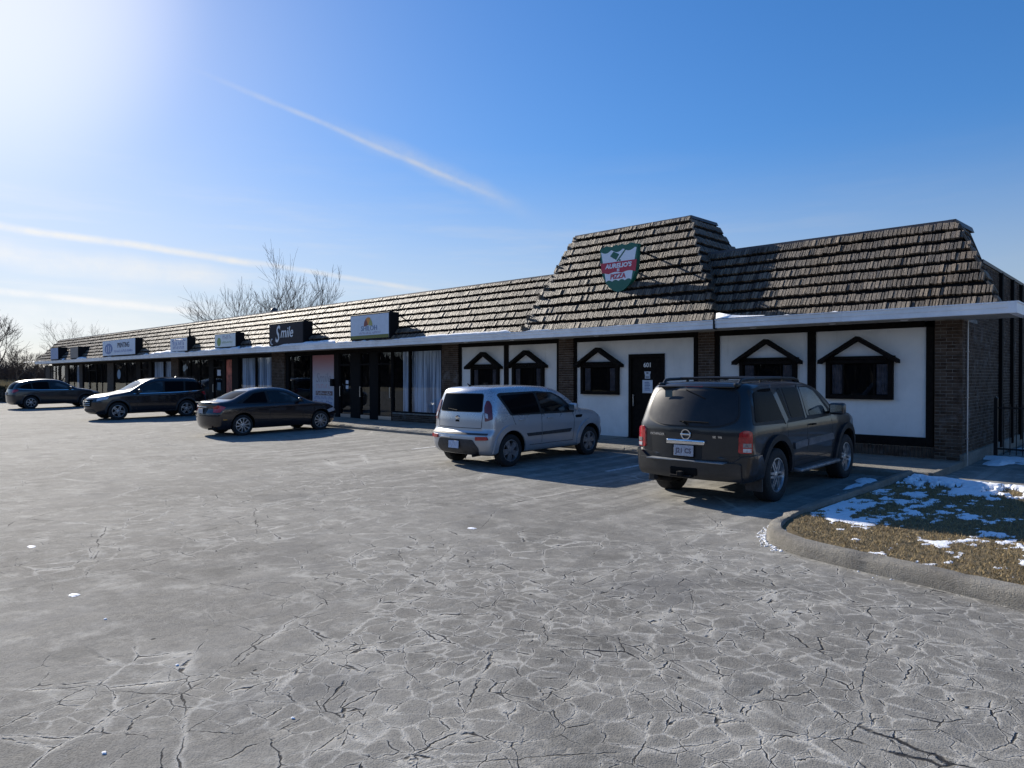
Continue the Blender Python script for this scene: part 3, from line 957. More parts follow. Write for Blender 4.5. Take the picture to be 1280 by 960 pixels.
def pier(x0, x1, zb, zt, singles, yproj=0.10, side=False):
    """brick pier between x0 and x1, its bricks coursed in running bond"""
    m = MB(); m.box(x0 + 0.006, x1 - 0.006, YW - yproj + 0.008, YW + 0.35, zb, zt)
    core = part(m, 'brick_pier', M_MORTAR)
    st = MB(); z = zb + JT; c = 0; n = 0
    while z + BR_H <= zt + 0.001:
        x = x0 if c % 2 == 0 else x0 - BR_L / 2 - JT / 2
        while x < x1 - 0.01:
            a, b_ = max(x, x0), min(x + BR_L, x1)
            if x1 - b_ < 0.04: b_ = x1
            if b_ - a > 0.03:
                pr = RND.uniform(-0.003, 0.004)
                if singles and (b_ - a) > 0.03:
                    l = round(b_ - a, 3)
                    me = brick_mesh(l, 0.10, BR_H, (l, 0))
                    proto_part('brick', me, None, core, Matrix.Translation(((a + b_) / 2, YW - yproj + 0.05 - pr, z + BR_H / 2)) @ Matrix.Rotation(RND.uniform(-.01, .01), 4, 'Z')); n += 1
                else: st.box(a, b_, YW - yproj - pr, YW - yproj + 0.1, z, z + BR_H)
            if b_ >= x1: break
            x += BR_L + JT
        z += BR_H + JT; c += 1
    if st.v: st.build('bricks', M_BRICK, core, kind='stuff')
    return n


xp = at(1168, YW - 0.1)
print('pier', xp, at(873, YW), at(895, YW), at(699, YW), at(720, YW))
n1 = pier(xp, X_R, 0.2, ZS - 0.006, True)
n2 = pier(at(875, YW), at(895, YW), 0.2, ZS - 0.006, True)
pier(at(701, YW), at(719, YW), 0.2, ZS - 0.006, False)
pier(at(555, YW), at(575, YW), 0.2, ZS - 0.006, False)
pier(at(342, YW), at(358, YW), 0.2, ZS - 0.006, False)
pier(at(216, YW), at(225, YW), 0.2, ZS - 0.006, False)
print('bricks', n1, n2)

# east side wall in running bond, with a conduit and dark pilasters
m = MB(); m.box(X_R - 0.115, X_R - 0.008, YW + 0.02, 30, 0.0, ZS + 0.05); m.box(X_R - 0.115, X_R - 0.008, 16.95, 30, ZS + 0.051, 4.20); wall = part(m, 'side_wall', M_MORTAR)
m = MB(); z = 0.34; c = 0
while z + BR_H < 4.2:
    y = YW - 0.095 if c % 2 == 0 else YW - 0.095 + BR_L / 2 + JT / 2 - BR_L - JT
    while y < 24.5:
        a = max(y, YW - 0.095)
        if a - (y + BR_L) < -0.03:
            pr = RND.uniform(-0.003, 0.005)
            if z > ZS - 0.03 and a < 16.9: pass
            else: m.box(X_R - 0.09, X_R + pr, a, y + BR_L, z, z + BR_H)
        y += BR_L + JT
    z += BR_H + JT; c += 1
m.build('bricks', M_BRICK, wall, kind='stuff')
m = MB(); m.box(X_R - 0.03, X_R + 0.035, YW - 0.108, 30, -0.05, 0.33); m.box(X_R - 0.03, X_R + 0.045, YC - 0.02, YW - 0.11, -0.05, WALK_Z + 0.008)
part(m, 'foundation', M_CONC)
m = MB(); m.box(X_R - 0.25, X_R + 0.03, 17.36, 30, 4.20, 4.27); part(m, 'parapet_cap', M_CAP)
for y in (19.4, 20.9, 22.2):
    m = MB(); m.box(X_R + 0.006, X_R + 0.07, y - 0.08, y + 0.08, 0.2, 4.19); part(m, 'pilaster', M_FRAME)
m = MB(); m.tube([(X_R + 0.03, YW + 0.22, 0.02), (X_R + 0.03, YW + 0.22, ZS - 0.01)], 0.016, 8)
for z in (0.6, 1.4, 2.3): m.box(X_R + 0.0, X_R + 0.05, YW + 0.19, YW + 0.25, z, z + 0.02)
part(m, 'conduit', mat('galvanised', (0.45, 0.45, 0.46), 0.4, 0.6))

# white timbered bays --------------------------------------------------------
def bay(u0, u1, zb, zt=2.80, splits=()):
    x0, x1 = at(u0, YW), at(u1, YW)
    m = MB(); m.box(x0, x1, YW, YW + 0.12, zb, zt); return part(m, 'stucco_panel', M_STUC)


def board(x0, x1, z0, z1, y=0.05, name='timber_board'):
    m = MB(); m.rbox(x0, x1, YW - y, YW + 0.03, z0, z1, 0.006, seg=1); return part(m, name, M_TIMB)


bay(1020, 1160, 0.61); bay(899, 1012, 0.61)
board(at(1158, YW), at(1168, YW) , 0.43, 2.797)
board(at(1010, YW), at(1020, YW), 0.612, 2.797)
board(at(894, YW) + 0.003, at(900, YW), 0.43, 2.797)
board(at(900, YW) + 0.002, at(1158, YW) - 0.002, 0.43, 0.61)
# soldier course of upright bricks under the low board
m = MB(); x = at(895, YW) + 0.01; m2 = MB(); m2.box(x, xp, YW - 0.012, YW + 0.1, 0.19, 0.428)
sol = part(m2, 'sill_course', M_MORTAR)
while x < xp - 0.05:
    m.box(x, x + 0.06, YW - 0.03 + RND.uniform(-.003, .003), YW + 0.03, 0.212, 0.41); x += 0.0705
m.build('soldier_bricks', M_BRICK, sol, kind='stuff')
bay(719, 786.5, 0.212); bay(831, 875, 0.212)
m = MB(); m.box(at(786.5, YW), at(831, YW), YW, YW + .12, 2.42, 2.80); part(m, 'stucco_panel', M_STUC)
board(at(719, YW), at(721.5, YW), 0.21, 2.797); board(at(868, YW), at(873, YW), 0.21, 2.797)
bay(577, 631, 0.212); bay(636, 700, 0.212)
board(at(631, YW), at(636, YW), 0.21, 2.797); board(at(574.5, YW), at(577.5, YW), 0.21, 2.797); board(at(697, YW), at(701, YW) - .002, 0.21, 2.797)

# entrance door
xd0, xd1 = at(786.5, YW), at(831, YW)
m = MB()
m.box(xd0, xd0 + 0.085, YW - 0.04, YW + 0.08, 0.205, 2.42); m.box(xd1 - 0.085, xd1, YW - 0.04, YW + 0.08, 0.205, 2.42); m.box(xd0 + .085, xd1 - .085, YW - 0.04, YW + 0.08, 2.33, 2.42)
m.box(xd0, xd1, YW - 0.08, YW + 0.1, 0.2, 0.225)
fr = part(m, 'door_frame', M_TIMB)
m = MB(); m.rbox(xd0 + 0.09, xd1 - 0.09, YW + 0.0, YW + 0.05, 0.23, 2.325, 0.006, seg=1)
door = part(m, 'entrance_door', M_TIMB)
m = MB()
for (a, b_, c, d) in ((0.16, 0.5, 0.35, 0.95),):
    w_ = xd1 - xd0
    for s in (0, 1):
        xa = xd0 + 0.17 + s * (w_ - 0.34) / 2; xb = xa + (w_ - 0.34) / 2 - 0.06
        m.rbox(xa + .02, xb + .02, YW - 0.012, YW + 0.01, 0.35, 1.0, 0.008, seg=1)
m.build('raised_panel', M_TIMB, door)
m = MB(); m.tube([(xd0 + .16, YW - 0.05, 1.05), (xd0 + .16, YW - 0.05, 1.35)], 0.012, 8); m.box(xd0 + .15, xd0 + .17, YW - .05, YW, 1.06, 1.08); m.box(xd0 + .15, xd0 + .17, YW - .05, YW, 1.32, 1.34)
m.build('handle', mat('brushed_steel', (0.55, 0.55, 0.55), 0.3, 1.0), door)
xm = at(809.5, YW)
text_obj('house_number', '601', 0.165, face_front(xm, YW - 0.006, 2.125), M_WHITE, door, 0.003, sx=1.0, bold=0.003)
m = MB(); zc = 1.875
m.prism([(xm - 0.10, zc + 0.085), (xm + 0.10, zc + 0.085), (xm + 0.075, zc - 0.01), (xm + .08, zc - 0.10), (xm - 0.08, zc - 0.10), (xm - 0.075, zc - 0.01)], 'y', YW - 0.006, YW - 0.002)
M_PAPER = mat('paper', (0.55, 0.60, 0.68), 0.8, var=0.1)
d1 = m.build('notice', M_PAPER, door); d1['label'] = 'white sticker shaped like a cup under the number'
m = MB(); m.tube([(xm - 0.03, YW - 0.009, zc + 0.045), (xm + 0.03, YW - 0.009, zc + 0.045)], 0.014, 6); m.box(xm - 0.055, xm + .055, YW - .009, YW - .0065, zc - 0.07, zc - 0.05)
m.build('notice_print', M_FRAME, door)
zc = 1.565
m = MB(); m.rbox(xm - 0.155, xm + 0.155, YW - 0.008, YW - 0.001, zc - 0.17, zc + 0.17, 0.0035, seg=1); m.build('notice', M_PAPER, door)
m = MB()
for k in range(6): m.box(xm - 0.085, xm + 0.05 + (k % 3) * .015, YW - .0095, YW - .0083, zc + 0.10 - k * 0.04, zc + 0.118 - k * 0.04)
m.build('notice_print', mat('blue_ink', (0.12, 0.17, 0.32), 0.8), door)

# house shaped windows
def gable_window(uc, ul, ur, vpeak, vend, wl, wr, zb):
    xl, xr = at(wl, YW), at(wr, YW)
    ze = zat((ul + ur) / 2, vend, YW - 0.1)
    x0, x1, xc = at(ul, YW - 0.1), at(ur, YW - 0.1), at(uc, YW - 0.1)
    zp = zat(uc, vpeak, YW - 0.1)
    xc = (xl + xr) / 2; half = (x1 - x0) / 2; x0, x1 = xc - half, xc + half
    zt = ze + 0.02
    fr = MB(); t = 0.09
    fr.rbox(xl, xl + t, YW - 0.10, YW + .02, zb, zt, .006, seg=1); fr.rbox(xr - t, xr, YW - 0.10, YW + .02, zb, zt, .006, seg=1)
    fr.rbox(xl + t + .001, xr - t - .001, YW - 0.10, YW + .02, zt - t, zt, .006, seg=1); fr.rbox(xl + t + .001, xr - t - .001, YW - 0.10, YW + .02, zb, zb + t, .006, seg=1)
    w = part(fr, 'gable_window', M_TIMB)
    g = MB(); g.box(xl + t, xr - t, YW - 0.045, YW - 0.035, zb + t, zt - t); g.build('pane', M_GLASSD, w)
    b_ = MB(); b_.box(xl + t * .5, xr - t * .5, YW - 0.012, YW - 0.004, zb + t * .5, zt - t * .5); b_.build('backing', M_BLACK, w)
    d = MB(); n = 5
    for s in (0, 1):
        ww = (xr - xl) * 0.16
        for k in range(n):
            a = (xl + t + .02 + k * ww / n) if s == 0 else (xr - t - .02 - (k + 1) * ww / n)
            d.prism([(a, YW - .015), (a + ww / n * .5, YW - .03), (a + ww / n, YW - .015)], 'z', zb + t + .02, zt - t - .02)
    d.build('drape', M_DRAPE, w)
    mu = MB()
    for f in (0.27, 0.73): mx_ = xl + (xr - xl) * f; mu.box(mx_ - .012, mx_ + .012, YW - .06, YW - .034, zb + t, zt - t)
    mu.build('muntin', M_TIMB, w)
    r = MB(); th = 0.075; pr = 0.26
    sl_ = (zp - ze) / half
    for s in (-1, 1):
        xe = xc + s * half
        n_ = math.hypot(1, sl_); dx, dz = -s * (-sl_) / n_ * 0, 0
        poly = [(xe, ze - th), (xe, ze), (xc, zp), (xc, zp - th * n_)]
        r.prism(poly, 'y', YW - pr, YW)
    ra = r.build('gable_roof', M_TIMB, w)
    r = MB(); r.box(xl - 0.03, xr + 0.03, YW - 0.13, YW, zt + .003, zt + 0.06); r.build('gable_beam', M_TIMB, w)
    tri = MB(); zt2 = zt + 0.065; hw = half * (zp - 0.09 - zt2) / (zp - ze)
    tri.prism([(xc - hw, zt2), (xc + hw, zt2), (xc, zp - 0.095)], 'y', YW - 0.05, YW - 0.002); tri.build('gable_infill', M_STUC, w)
    return w


gable_window(1074, 1025, 1123.5, 420.5, 450, 1033.8, 1117.4, zat(1075, 499, YW))
gable_window(958, 918.7, 1002, 424, 451.5, 926, 997, zat(1075, 499, YW))
gable_window(749, 721.7, 778.5, 434.5, 456, 728, 774.8, zat(750, 493, YW))
gable_window(660, 636.4, 684, 437.8, 457, 642, 681, zat(750, 493, YW))
gable_window(605.6, 585, 627, 440, 458.5, 590.5, 625, zat(750, 493, YW))

def scribble(x0, x1, z, h, y, material, parent, seed=1, name='small_print'):
    """print too small to read in the photograph: uneven strokes in letter widths"""
    r_ = random.Random(seed); m = MB(); x = x0
    while x < x1 - h * .3:
        w = h * r_.uniform(.35, .75)
        k = r_.randrange(4); s_ = h * .16
        if k == 0: m.box(x, x + s_, y, y + .001, z, z + h); m.box(x + s_, x + w, y, y + .001, z + h * .8, z + h)
        elif k == 1: m.box(x, x + s_, y, y + .001, z, z + h * .8); m.box(x + s_, x + w, y, y + .001, z, z + h * .18)
        elif k == 2: m.box(x, x + w, y, y + .001, z + h * .42, z + h * .6); m.box(x + w - s_, x + w, y, y + .001, z, z + h * .42)
        else: m.box(x, x + w, y, y + .001, z + h * .82, z + h); m.box(x + w * .4, x + w * .4 + s_, y, y + .001, z, z + h * .82)
        x += w + h * (.18 if r_.random() < .85 else .7)
    return m.build(name, material, parent)


# storefront glazing ------------------------------------------------------------
GL_Z1 = 2.79


def storefront(u0, u1, zb=0.62, curtain=None, frame=0.05, poster=None, lit=False, mull=()):
    x0, x1 = at(u0, YW), at(u1, YW)
    fr = MB(); t = frame
    fr.box(x0, x0 + t, YW - 0.02, YW + .08, zb, GL_Z1); fr.box(x1 - t, x1, YW - 0.02, YW + .08, zb, GL_Z1)
    fr.box(x0 + t, x1 - t, YW - 0.02, YW + .08, GL_Z1 - t, GL_Z1); fr.box(x0 + t, x1 - t, YW - 0.02, YW + .08, zb, zb + t)
    for f in mull: xm_ = x0 + (x1 - x0) * f; fr.box(xm_ - .025, xm_ + .025, YW - 0.015, YW + .07, zb + t, GL_Z1 - t)
    w = part(fr, 'shop_window', M_FRAME)
    g = MB(); g.box(x0 + t, x1 - t, YW + 0.02, YW + 0.028, zb + t, GL_Z1 - t); g.build('pane', M_GLASS, w)
    if curtain is not None:
        a, b_ = x0 + (x1 - x0) * curtain[0], x0 + (x1 - x0) * curtain[1]
        d = []; n = max(8, int((b_ - a) / 0.035)); r_ = random.Random(int(u0))
        vs = []; fs = []
        ph = 0
        for k in range(n + 1):
            ph += r_.uniform(0.7, 1.7)
            y = YW + 0.18 + 0.06 * math.sin(ph) + r_.uniform(-.008, .008)
            for z in (zb + .03, GL_Z1 - .03): vs.append((a + (b_ - a) * k / n, y, z))
        for k in range(n): fs.append((2 * k, 2 * k + 2, 2 * k + 3, 2 * k + 1))
        raw('curtain', vs, fs, M_CURT, w, True)
    if zb > 0.3:
        m = MB(); m.box(x0, x1, YW - 0.03, YW + 0.1, 0.19, zb - 0.004); sb = part(m, 'stall_riser', M_MORTAR)
        b_ = MB(); z = 0.2 + JT; c = 0
        while z + BR_H < zb - 0.01:
            x = x0 - (c % 2) * BR_L / 2
            while x < x1:
                if min(x + BR_L, x1) - max(x, x0) > 0.03: b_.box(max(x, x0), min(x + BR_L, x1), YW - 0.04, YW, z, z + BR_H)
                x += BR_L + JT
            z += BR_H + JT; c += 1
        b_.build('bricks', M_BRICK, sb, kind='stuff')
    return w


def glass_door(u0, u1, handle=1, transom=True):
    x0, x1 = at(u0, YW), at(u1, YW); t = 0.07
    fr = MB(); zb = 0.205
    fr.box(x0, x0 + t, YW - 0.03, YW + .08, zb, GL_Z1); fr.box(x1 - t, x1, YW - 0.03, YW + .08, zb, GL_Z1)
    fr.box(x0 + t, x1 - t, YW - 0.03, YW + .08, GL_Z1 - .05, GL_Z1); fr.box(x0 + t, x1 - t, YW - 0.03, YW + .08, 2.28, 2.34)
    fr.box(x0 + t, x1 - t, YW - 0.025, YW + .05, zb, zb + 0.16)
    w = part(fr, 'glass_door', M_FRAME)
    g = MB(); g.box(x0 + t, x1 - t, YW + 0.02, YW + 0.028, zb + .16, GL_Z1 - .05); g.build('pane', M_GLASS, w)
    h = MB(); hx = x0 + .1 if handle > 0 else x1 - .1
    h.tube([(hx, YW - 0.08, 1.05), (hx, YW - 0.08, 1.45)], 0.014, 8); h.box(hx - .01, hx + .01, YW - .08, YW - .03, 1.06, 1.08); h.box(hx - .01, hx + .01, YW - .08, YW - .03, 1.42, 1.44)
    h.build('handle', mat('brushed_steel'), w)
    k = MB(); k.box(x0 + t + .004, x1 - t - .004, YW - .03, YW - .026, zb + .01, zb + .15); k.build('kick_plate', mat('brushed_steel'), w)
    return w


def mullion(u0, u1, y=0.035, m_=None):
    m = MB(); m.box(at(u0, YW) + .002, at(u1, YW) - .002, YW - y, YW + .1, 0.19, 2.797); return part(m, 'mullion', m_ or M_FRAME)


storefront(512, 553, 0.52, (0.0, 1.0)); mullion(553, 555)
storefront(491, 512, 0.52, (0.38, 1.0))
glass_door(472, 491, -1); mullion(464, 472)
glass_door(450, 464, 1); mullion(440, 450)
d = glass_door(425, 440, 1)
xx_ = at(433.5, YW)
for zz_ in (1.62, 1.42):
    m = MB(); m.box(xx_ - .09, xx_ + .09, YW + .012, YW + .018, zz_ - .07, zz_ + .07); m.build('notice', M_PAPER, d)
mullion(419, 425, 0.06)
m = MB(); m.rbox(at(416.5, YW), at(419.5, YW), YW - .16, YW - .062, 1.45, 1.75, .01); part(m, 'mail_box', M_FRAME)
w = storefront(389, 419, 0.45)
w['label'] = 'shop window filled by a tall printed poster fading from red to white'
# poster behind that pane
xa, xb = at(390.5, YW), at(417.5, YW); xm = (xa + xb) / 2


def posterm(t, b, c):
    z = t.sep(t.n.new('ShaderNodeNewGeometry').outputs['Position'])[2]
    f = t.remap(z, 1.5, 2.7)
    col = t.mix(f, (0.44, 0.46, 0.52), (0.34, 0.12, 0.13))
    col = t.mix(t.remap(z, 1.0, 1.45, 0.35, 0.0), col, (0.45, 0.5, 0.6))
    t.l.new(col, b.inputs['Base Color'])


m = MB(); m.box(xa, xb, YW + 0.010, YW + 0.016, 0.5, 2.74); po = m.build('poster', mat('poster_print', rough=0.5, build=posterm), w)
INK_R = mat('red_ink', (0.34, 0.05, 0.06), 0.6); INK_B = mat('deep_blue_ink', (0.06, 0.08, 0.30), 0.6); INK_G = mat('grey_ink', (0.28, 0.27, 0.31), 0.7); INK_P = mat('pink_ink', (0.50, 0.30, 0.34), 0.7)
text_obj('poster_print', 'Smile', 0.55, face_front(xm, YW + 0.0085, 1.78), INK_G, w, 0.001, 0.25, sx=1.0)
scribble(xa + .3, xb - .2, 1.36, .17, YW + .0085, INK_P, w, 1)
m = MB(); m.box(xa + .25, xb - .12, YW + 0.0075, YW + 0.0085, 1.06, 1.24); m.build('poster_band', mat('brown_ink', (0.16, 0.09, 0.08), 0.6), w)
scribble(xa + .33, xb - .2, 1.09, .12, YW + .006, M_PAPER, w, 2)
scribble(xa + .15, xb - .1, .90, .11, YW + .0085, INK_B, w, 3)
scribble(xa + .15, xb - .1, .68, .16, YW + .0085, INK_B, w, 4)
storefront(361, 389, 0.45); mullion(358, 361)
storefront(320, 342, 0.45, (0.0, 1.0)); storefront(299, 320, 0.45, (0.0, 1.0)); mullion(291, 299, .05)
M_REDP = mat('faded_red_poster', (0.42, 0.11, 0.07), 0.7, var=0.7, vscale=2.2)
w = storefront(282, 291, 0.35); w['label'] = 'narrow shop window covered by a faded red poster'
m = MB(); m.box(at(282.8, YW), at(290.3, YW), YW + .010, YW + .016, 0.45, 2.7); m.build('poster', M_REDP, w)
mullion(279, 282)
d = glass_door(267, 279, 1)
m = MB(); xx_ = at(273.5, YW); m.box(xx_ - .2, xx_ + .2, YW + .010, YW + .018, 1.9, 2.2); m.build('notice', M_PAPER, d)
m = MB(); m.box(xx_ - .2, xx_ + .2, YW + .010, YW + .018, 1.15, 1.55); m.build('notice', mat('teal_paper', (0.10, 0.17, 0.22), 0.8), d)
mullion(262, 267); w = storefront(226, 262, 0.45, mull=(0.35, 0.68)); mullion(225, 226)
w['label'] = 'dark shop window with a small pale tree emblem at its upper left'
# pale tree emblem on the glass
M_EMB = mat('pale_vinyl', (0.33, 0.38, 0.40), 0.7)
m = MB(); cx = at(231, YW); rt = random.Random(2)
for k in range(11):
    a = k * 0.57; cxx = cx + math.cos(a) * rt.uniform(.05, .3); czz = 2.35 + math.sin(a) * rt.uniform(.02, .18)
    m.prism([(cxx + .09 * math.cos(q), czz + .09 * math.sin(q)) for q in [i * PI / 4 for i in range(8)]], 'y', YW + .008 + k * .0004, YW + .0085 + k * .0004)
m.box(cx - .02, cx + .02, YW + .0085, YW + .0095, 1.98, 2.3)
m.build('emblem', M_EMB, w)
storefront(205, 216, 0.45, (0.0, 1.0)); w = storefront(190, 205, 0.45, (0.0, 1.0)); mullion(187, 190)
d = glass_door(176, 187, 1); mullion(171, 176)
w = storefront(143, 171, 0.45, mull=(0.55,)); w['label'] = 'dark shop window with a pale blue oval emblem'
m = MB(); cx = at(148.5, YW); m.prism([(cx + .33 * math.cos(i * PI / 12), 2.02 + .32 * math.sin(i * PI / 12)) for i in range(24)], 'y', YW + .008, YW + .012)
m.build('emblem', mat('pale_blue_vinyl', (0.16, 0.28, 0.42), 0.6), w)
m = MB(); m.box(at(135, YW), at(142.8, YW), YW - .05, YW + .1, .19, 2.797); part(m, 'column', mat('grey_brown_panel', (0.06, 0.052, 0.047), 0.85, var=0.3, spec=0.2))
storefront(121, 135, 0.45, mull=(0.5,)); glass_door(112, 121, 1); storefront(104, 112, 0.45)
m = MB(); m.box(at(100, YW), at(103.8, YW), YW - .05, YW + .1, .19, 2.797); part(m, 'column', mat('grey_brown_panel'))
storefront(86, 100, 0.45, (0.55, 1.0), mull=(0.5,))
m = MB(); m.box(at(82, YW), at(85.8, YW), YW - .05, YW + .1, .19, 2.797); part(m, 'column', mat('grey_brown_panel'))
storefront(70, 82, 0.45, mull=(0.5,)); glass_door(63, 70); storefront(56.5, 63, 0.45, (0.3, 1.0))
m = MB(); m.box(X_L, at(56.5, YW), YW, YW + .1, .19, 2.797); part(m, 'end_panel', mat('grey_brown_panel'))

# snow lying in the gutter
m = MB()
def snow_run(xa, xb, h, seed):
    r_ = random.Random(seed); n = max(4, int((xb - xa) / 0.10)); vs = []; fs = []
    hh = 0.5
    for k in range(n + 1):
        x = xa + (xb - xa) * k / n
        e = min(1, k / 2, (n - k) / 2)
        hh = min(1.2, max(0.15, hh + r_.uniform(-.22, .22))); a = h * hh * e
        y0 = YE - 0.055
        z0 = ZS + 0.178
        vs += [(x, y0 + .008, z0), (x, y0 - 0.012 * e, z0 + a * .55), (x, y0 + 0.05, z0 + a), (x, YE + 0.10, z0 + a * 1.15 + .02 * e), (x, YE + 0.15, z0)]
    for k in range(n):
        for j in range(4): fs.append((k * 5 + j, k * 5 + j + 1, k * 5 + 5 + j + 1, k * 5 + 5 + j))
    m.add(vs, fs)
for i, (u0, u1, h) in enumerate([(497, 640, .06), (420, 500, .09), (300, 420, .10), (236, 300, .10), (176, 232, .13), (96, 108, .10), (78, 80, .14), (700, 745, .035), (760, 850, .04), (972, 990, .05), (1030, 1052, .04), (655, 690, .05), (30, 60, .05), (120, 140, .03)]):
    snow_run(at(u0, YE), at(u1, YE), h, i)
# little drift caught where the tower meets the east wing
vs = [(-7.60, YE - .04, ZS + .205), (-7.60, YE + .12, ZS + .205), (-7.60, YE - .02, ZS + .33), (-7.60, YE + .12, ZS + .35), (-7.3, YE - .03, ZS + .205), (-7.3, YE + .10, ZS + .28), (-7.0, YE - .03, ZS + .205), (-7.0, YE + .10, ZS + .25), (-6.5, YE - .03, ZS + .205), (-6.5, YE + .08, ZS + .225)]
m.add(vs, [(0, 4, 5, 2), (4, 6, 7, 5), (6, 8, 9, 7), (2, 5, 3), (0, 2, 3, 1)])
part(m, 'gutter_snow', M_SNOW, None, True, kind='stuff')

# ------------------------------------------------------------------ signs
M_CABD = mat('sign_cabinet_dark', (0.008, 0.008, 0.009), 0.6, 0.0, spec=0.2)


def cabinet_sign(name, label, u0, u1, v0, v1, face, depth=0.42, rim=0.04, cabmat=None):
    YF = YE - 0.02
    x0, x1 = at(u0, YF), at(u1, YF); um = (u0 + u1) / 2
    z1 = zat(um, v0, YF); z0 = zat(um, v1, YF); z0 = max(z0, ZE + 0.07)
    m = MB(); m.rbox(x0, x1, YF, YF + depth, z0, z1, 0.012, seg=1)
    xc = (x0 + x1) / 2; c = Vector((xc, YF + depth / 2, z0))
    root = empty(name, c, label=label, cat='sign')
    inv = Matrix.Translation(-c)
    def sub(o): o.matrix_parent_inverse = inv; return o
    sub(m.build('cabinet', cabmat or M_CABD, root))
    m = MB(); m.box(x0 + rim, x1 - rim, YF - 0.008, YF + .01, z0 + rim, z1 - rim); f = sub(m.build('face', face, root))
    # straps back to the roof
    m = MB()
    for xx_ in (x0 + .3, x1 - .3): m.tube([(xx_, YF + depth * .5, z0 + .01), (xx_, YF + .1, ZS + .19)], 0.02, 6)
    m.tube([(x1 - .1, YF + depth * .9, z1 - .02), (x1 + .9, YF + depth + .45, z0 + .1)], 0.022, 6)
    sub(m.build('bracket', M_FRAME, root))
    return root, sub, x0, x1, z0, z1, YF - 0.012


F_BL = mat('pale_sign_face', (0.62, 0.69, 0.80), 0.35, var=0.05)
r, sub, x0, x1, z0, z1, yf = cabinet_sign('shop_sign', 'pale lightbox sign reading SHILOH with an orange and green sun emblem and olive base band', 438, 487, 392, 424.5, F_BL)
W_ = x1 - x0; H_ = z1 - z0; xc = (x0 + x1) / 2
m = MB(); m.box(x0 + .04, x1 - .04, yf - .001, yf + .004, z0 + .04, z0 + H_ * .17); sub(m.build('base_band', mat('olive_print', (0.16, 0.17, 0.03), 0.5), r))


def fan(cx, cz, r0, a0, a1, mtl, name, n=8):
    m = MB(); pts = [(cx, cz)] + [(cx + r0 * math.cos(a0 + (a1 - a0) * i / n), cz + r0 * math.sin(a0 + (a1 - a0) * i / n)) for i in range(n + 1)]
    m.prism(pts, 'y', yf - .002, yf + .004); sub(m.build(name, mtl, r))


ecx, ecz = xc - W_ * .02, z0 + H_ * .56
fan(ecx, ecz, H_ * .29, rad(120), rad(190), mat('maroon_print', (0.28, 0.07, 0.06), .5), 'emblem_ray')
fan(ecx, ecz, H_ * .30, rad(60), rad(120), mat('orange_print', (0.80, 0.30, 0.05), .5), 'emblem_ray')
fan(ecx, ecz, H_ * .27, rad(-10), rad(60), mat('green_print', (0.42, 0.42, 0.14), .5), 'emblem_ray')
sub(text_obj('lettering', 'SHILOH', H_ * .27, face_front(xc, yf, z0 + H_ * .43), mat('slate_print', (0.17, 0.24, 0.38), .5), r, sx=1.15))
sub(scribble(xc - W_ * .25, xc + W_ * .3, z0 + H_ * .22, H_ * .07, yf, mat('purple_print', (0.33, 0.27, 0.42), .5), r, 5))

r, sub, x0, x1, z0, z1, yf = cabinet_sign('shop_sign', 'black box sign with Smile in white script lettering', 336.5, 379.5, 403, 431, mat('charcoal_face', (0.022, 0.020, 0.028), 0.6, spec=0.2))
W_ = x1 - x0; H_ = z1 - z0; xc = (x0 + x1) / 2
ML = mat('silver_lettering', (0.75, 0.77, 0.80), 0.5)
sub(text_obj('lettering', 'S', H_ * 1.05, face_front(x0 + W_ * .25, yf, z0 + H_ * .47), ML, r, shear=0.3, sx=.75, bold=.012))
sub(text_obj('lettering', 'mile', H_ * .66, face_front(x0 + W_ * .53, yf, z0 + H_ * .54), ML, r, shear=0.28, sx=1.0, bold=.006))
# tail of the S
m = MB(); m.tube([(x0 + W_ * .10 + .1 * math.cos(a), yf, z0 + H_ * .17 + .12 * math.sin(a)) for a in [rad(d) for d in range(60, 330, 30)]], 0.022, 6); sub(m.build('lettering_tail', ML, r))

F_W = mat('white_sign_face', (0.72, 0.79, 0.80), 0.35, var=0.06)
r, sub, x0, x1, z0, z1, yf = cabinet_sign('shop_sign', 'white lightbox sign with a green leaf oval and faint purple lettering', 268.5, 295, 416.5, 434.5, F_W)
W_ = x1 - x0; H_ = z1 - z0
m = MB(); m.prism([(x0 + W_ * .22 + W_ * .09 * math.cos(i * PI / 8), z0 + H_ * .42 + H_ * .3 * math.sin(i * PI / 8)) for i in range(16)], 'y', yf - .001, yf + .003)
sub(m.build('emblem', mat('leaf_green_print', (0.26, 0.36, 0.08), .5), r))
sub(scribble(x0 + W_ * .40, x0 + W_ * .82, z0 + H_ * .58, H_ * .24, yf, mat('purple_print'), r, 6))
sub(scribble(x0 + W_ * .36, x0 + W_ * .85, z0 + H_ * .30, H_ * .13, yf, mat('leaf_green_print'), r, 7))

r, sub, x0, x1, z0, z1, yf = cabinet_sign('shop_sign', 'small white lightbox sign with blurred blue lettering, just left of the leaf sign', 213, 234.5, 422, 441, F_BL)
W_ = x1 - x0; H_ = z1 - z0
MBL = mat('blue_print', (0.07, 0.12, 0.42), .5)
sub(scribble(x0 + W_ * .16, x0 + W_ * .84, z0 + H_ * .46, H_ * .24, yf, MBL, r, 8))
sub(scribble(x0 + W_ * .16, x0 + W_ * .84, z0 + H_ * .20, H_ * .18, yf, MBL, r, 9))
m = MB(); m.tube([((x0 + x1) / 2 + W_ * .36 * math.cos(a), yf, z0 + H_ * .74 + H_ * .12 * math.sin(a)) for a in [rad(d) for d in range(10, 171, 20)]], 0.02, 5); sub(m.build('arc_mark', MBL, r))
m = MB(); m.tube([(x1 - .25, YE + .2, z1 - .02), (x1 - .25, YE + .2, z1 + .45)], .05, 6); sub(m.build('post', M_FRAME, r))

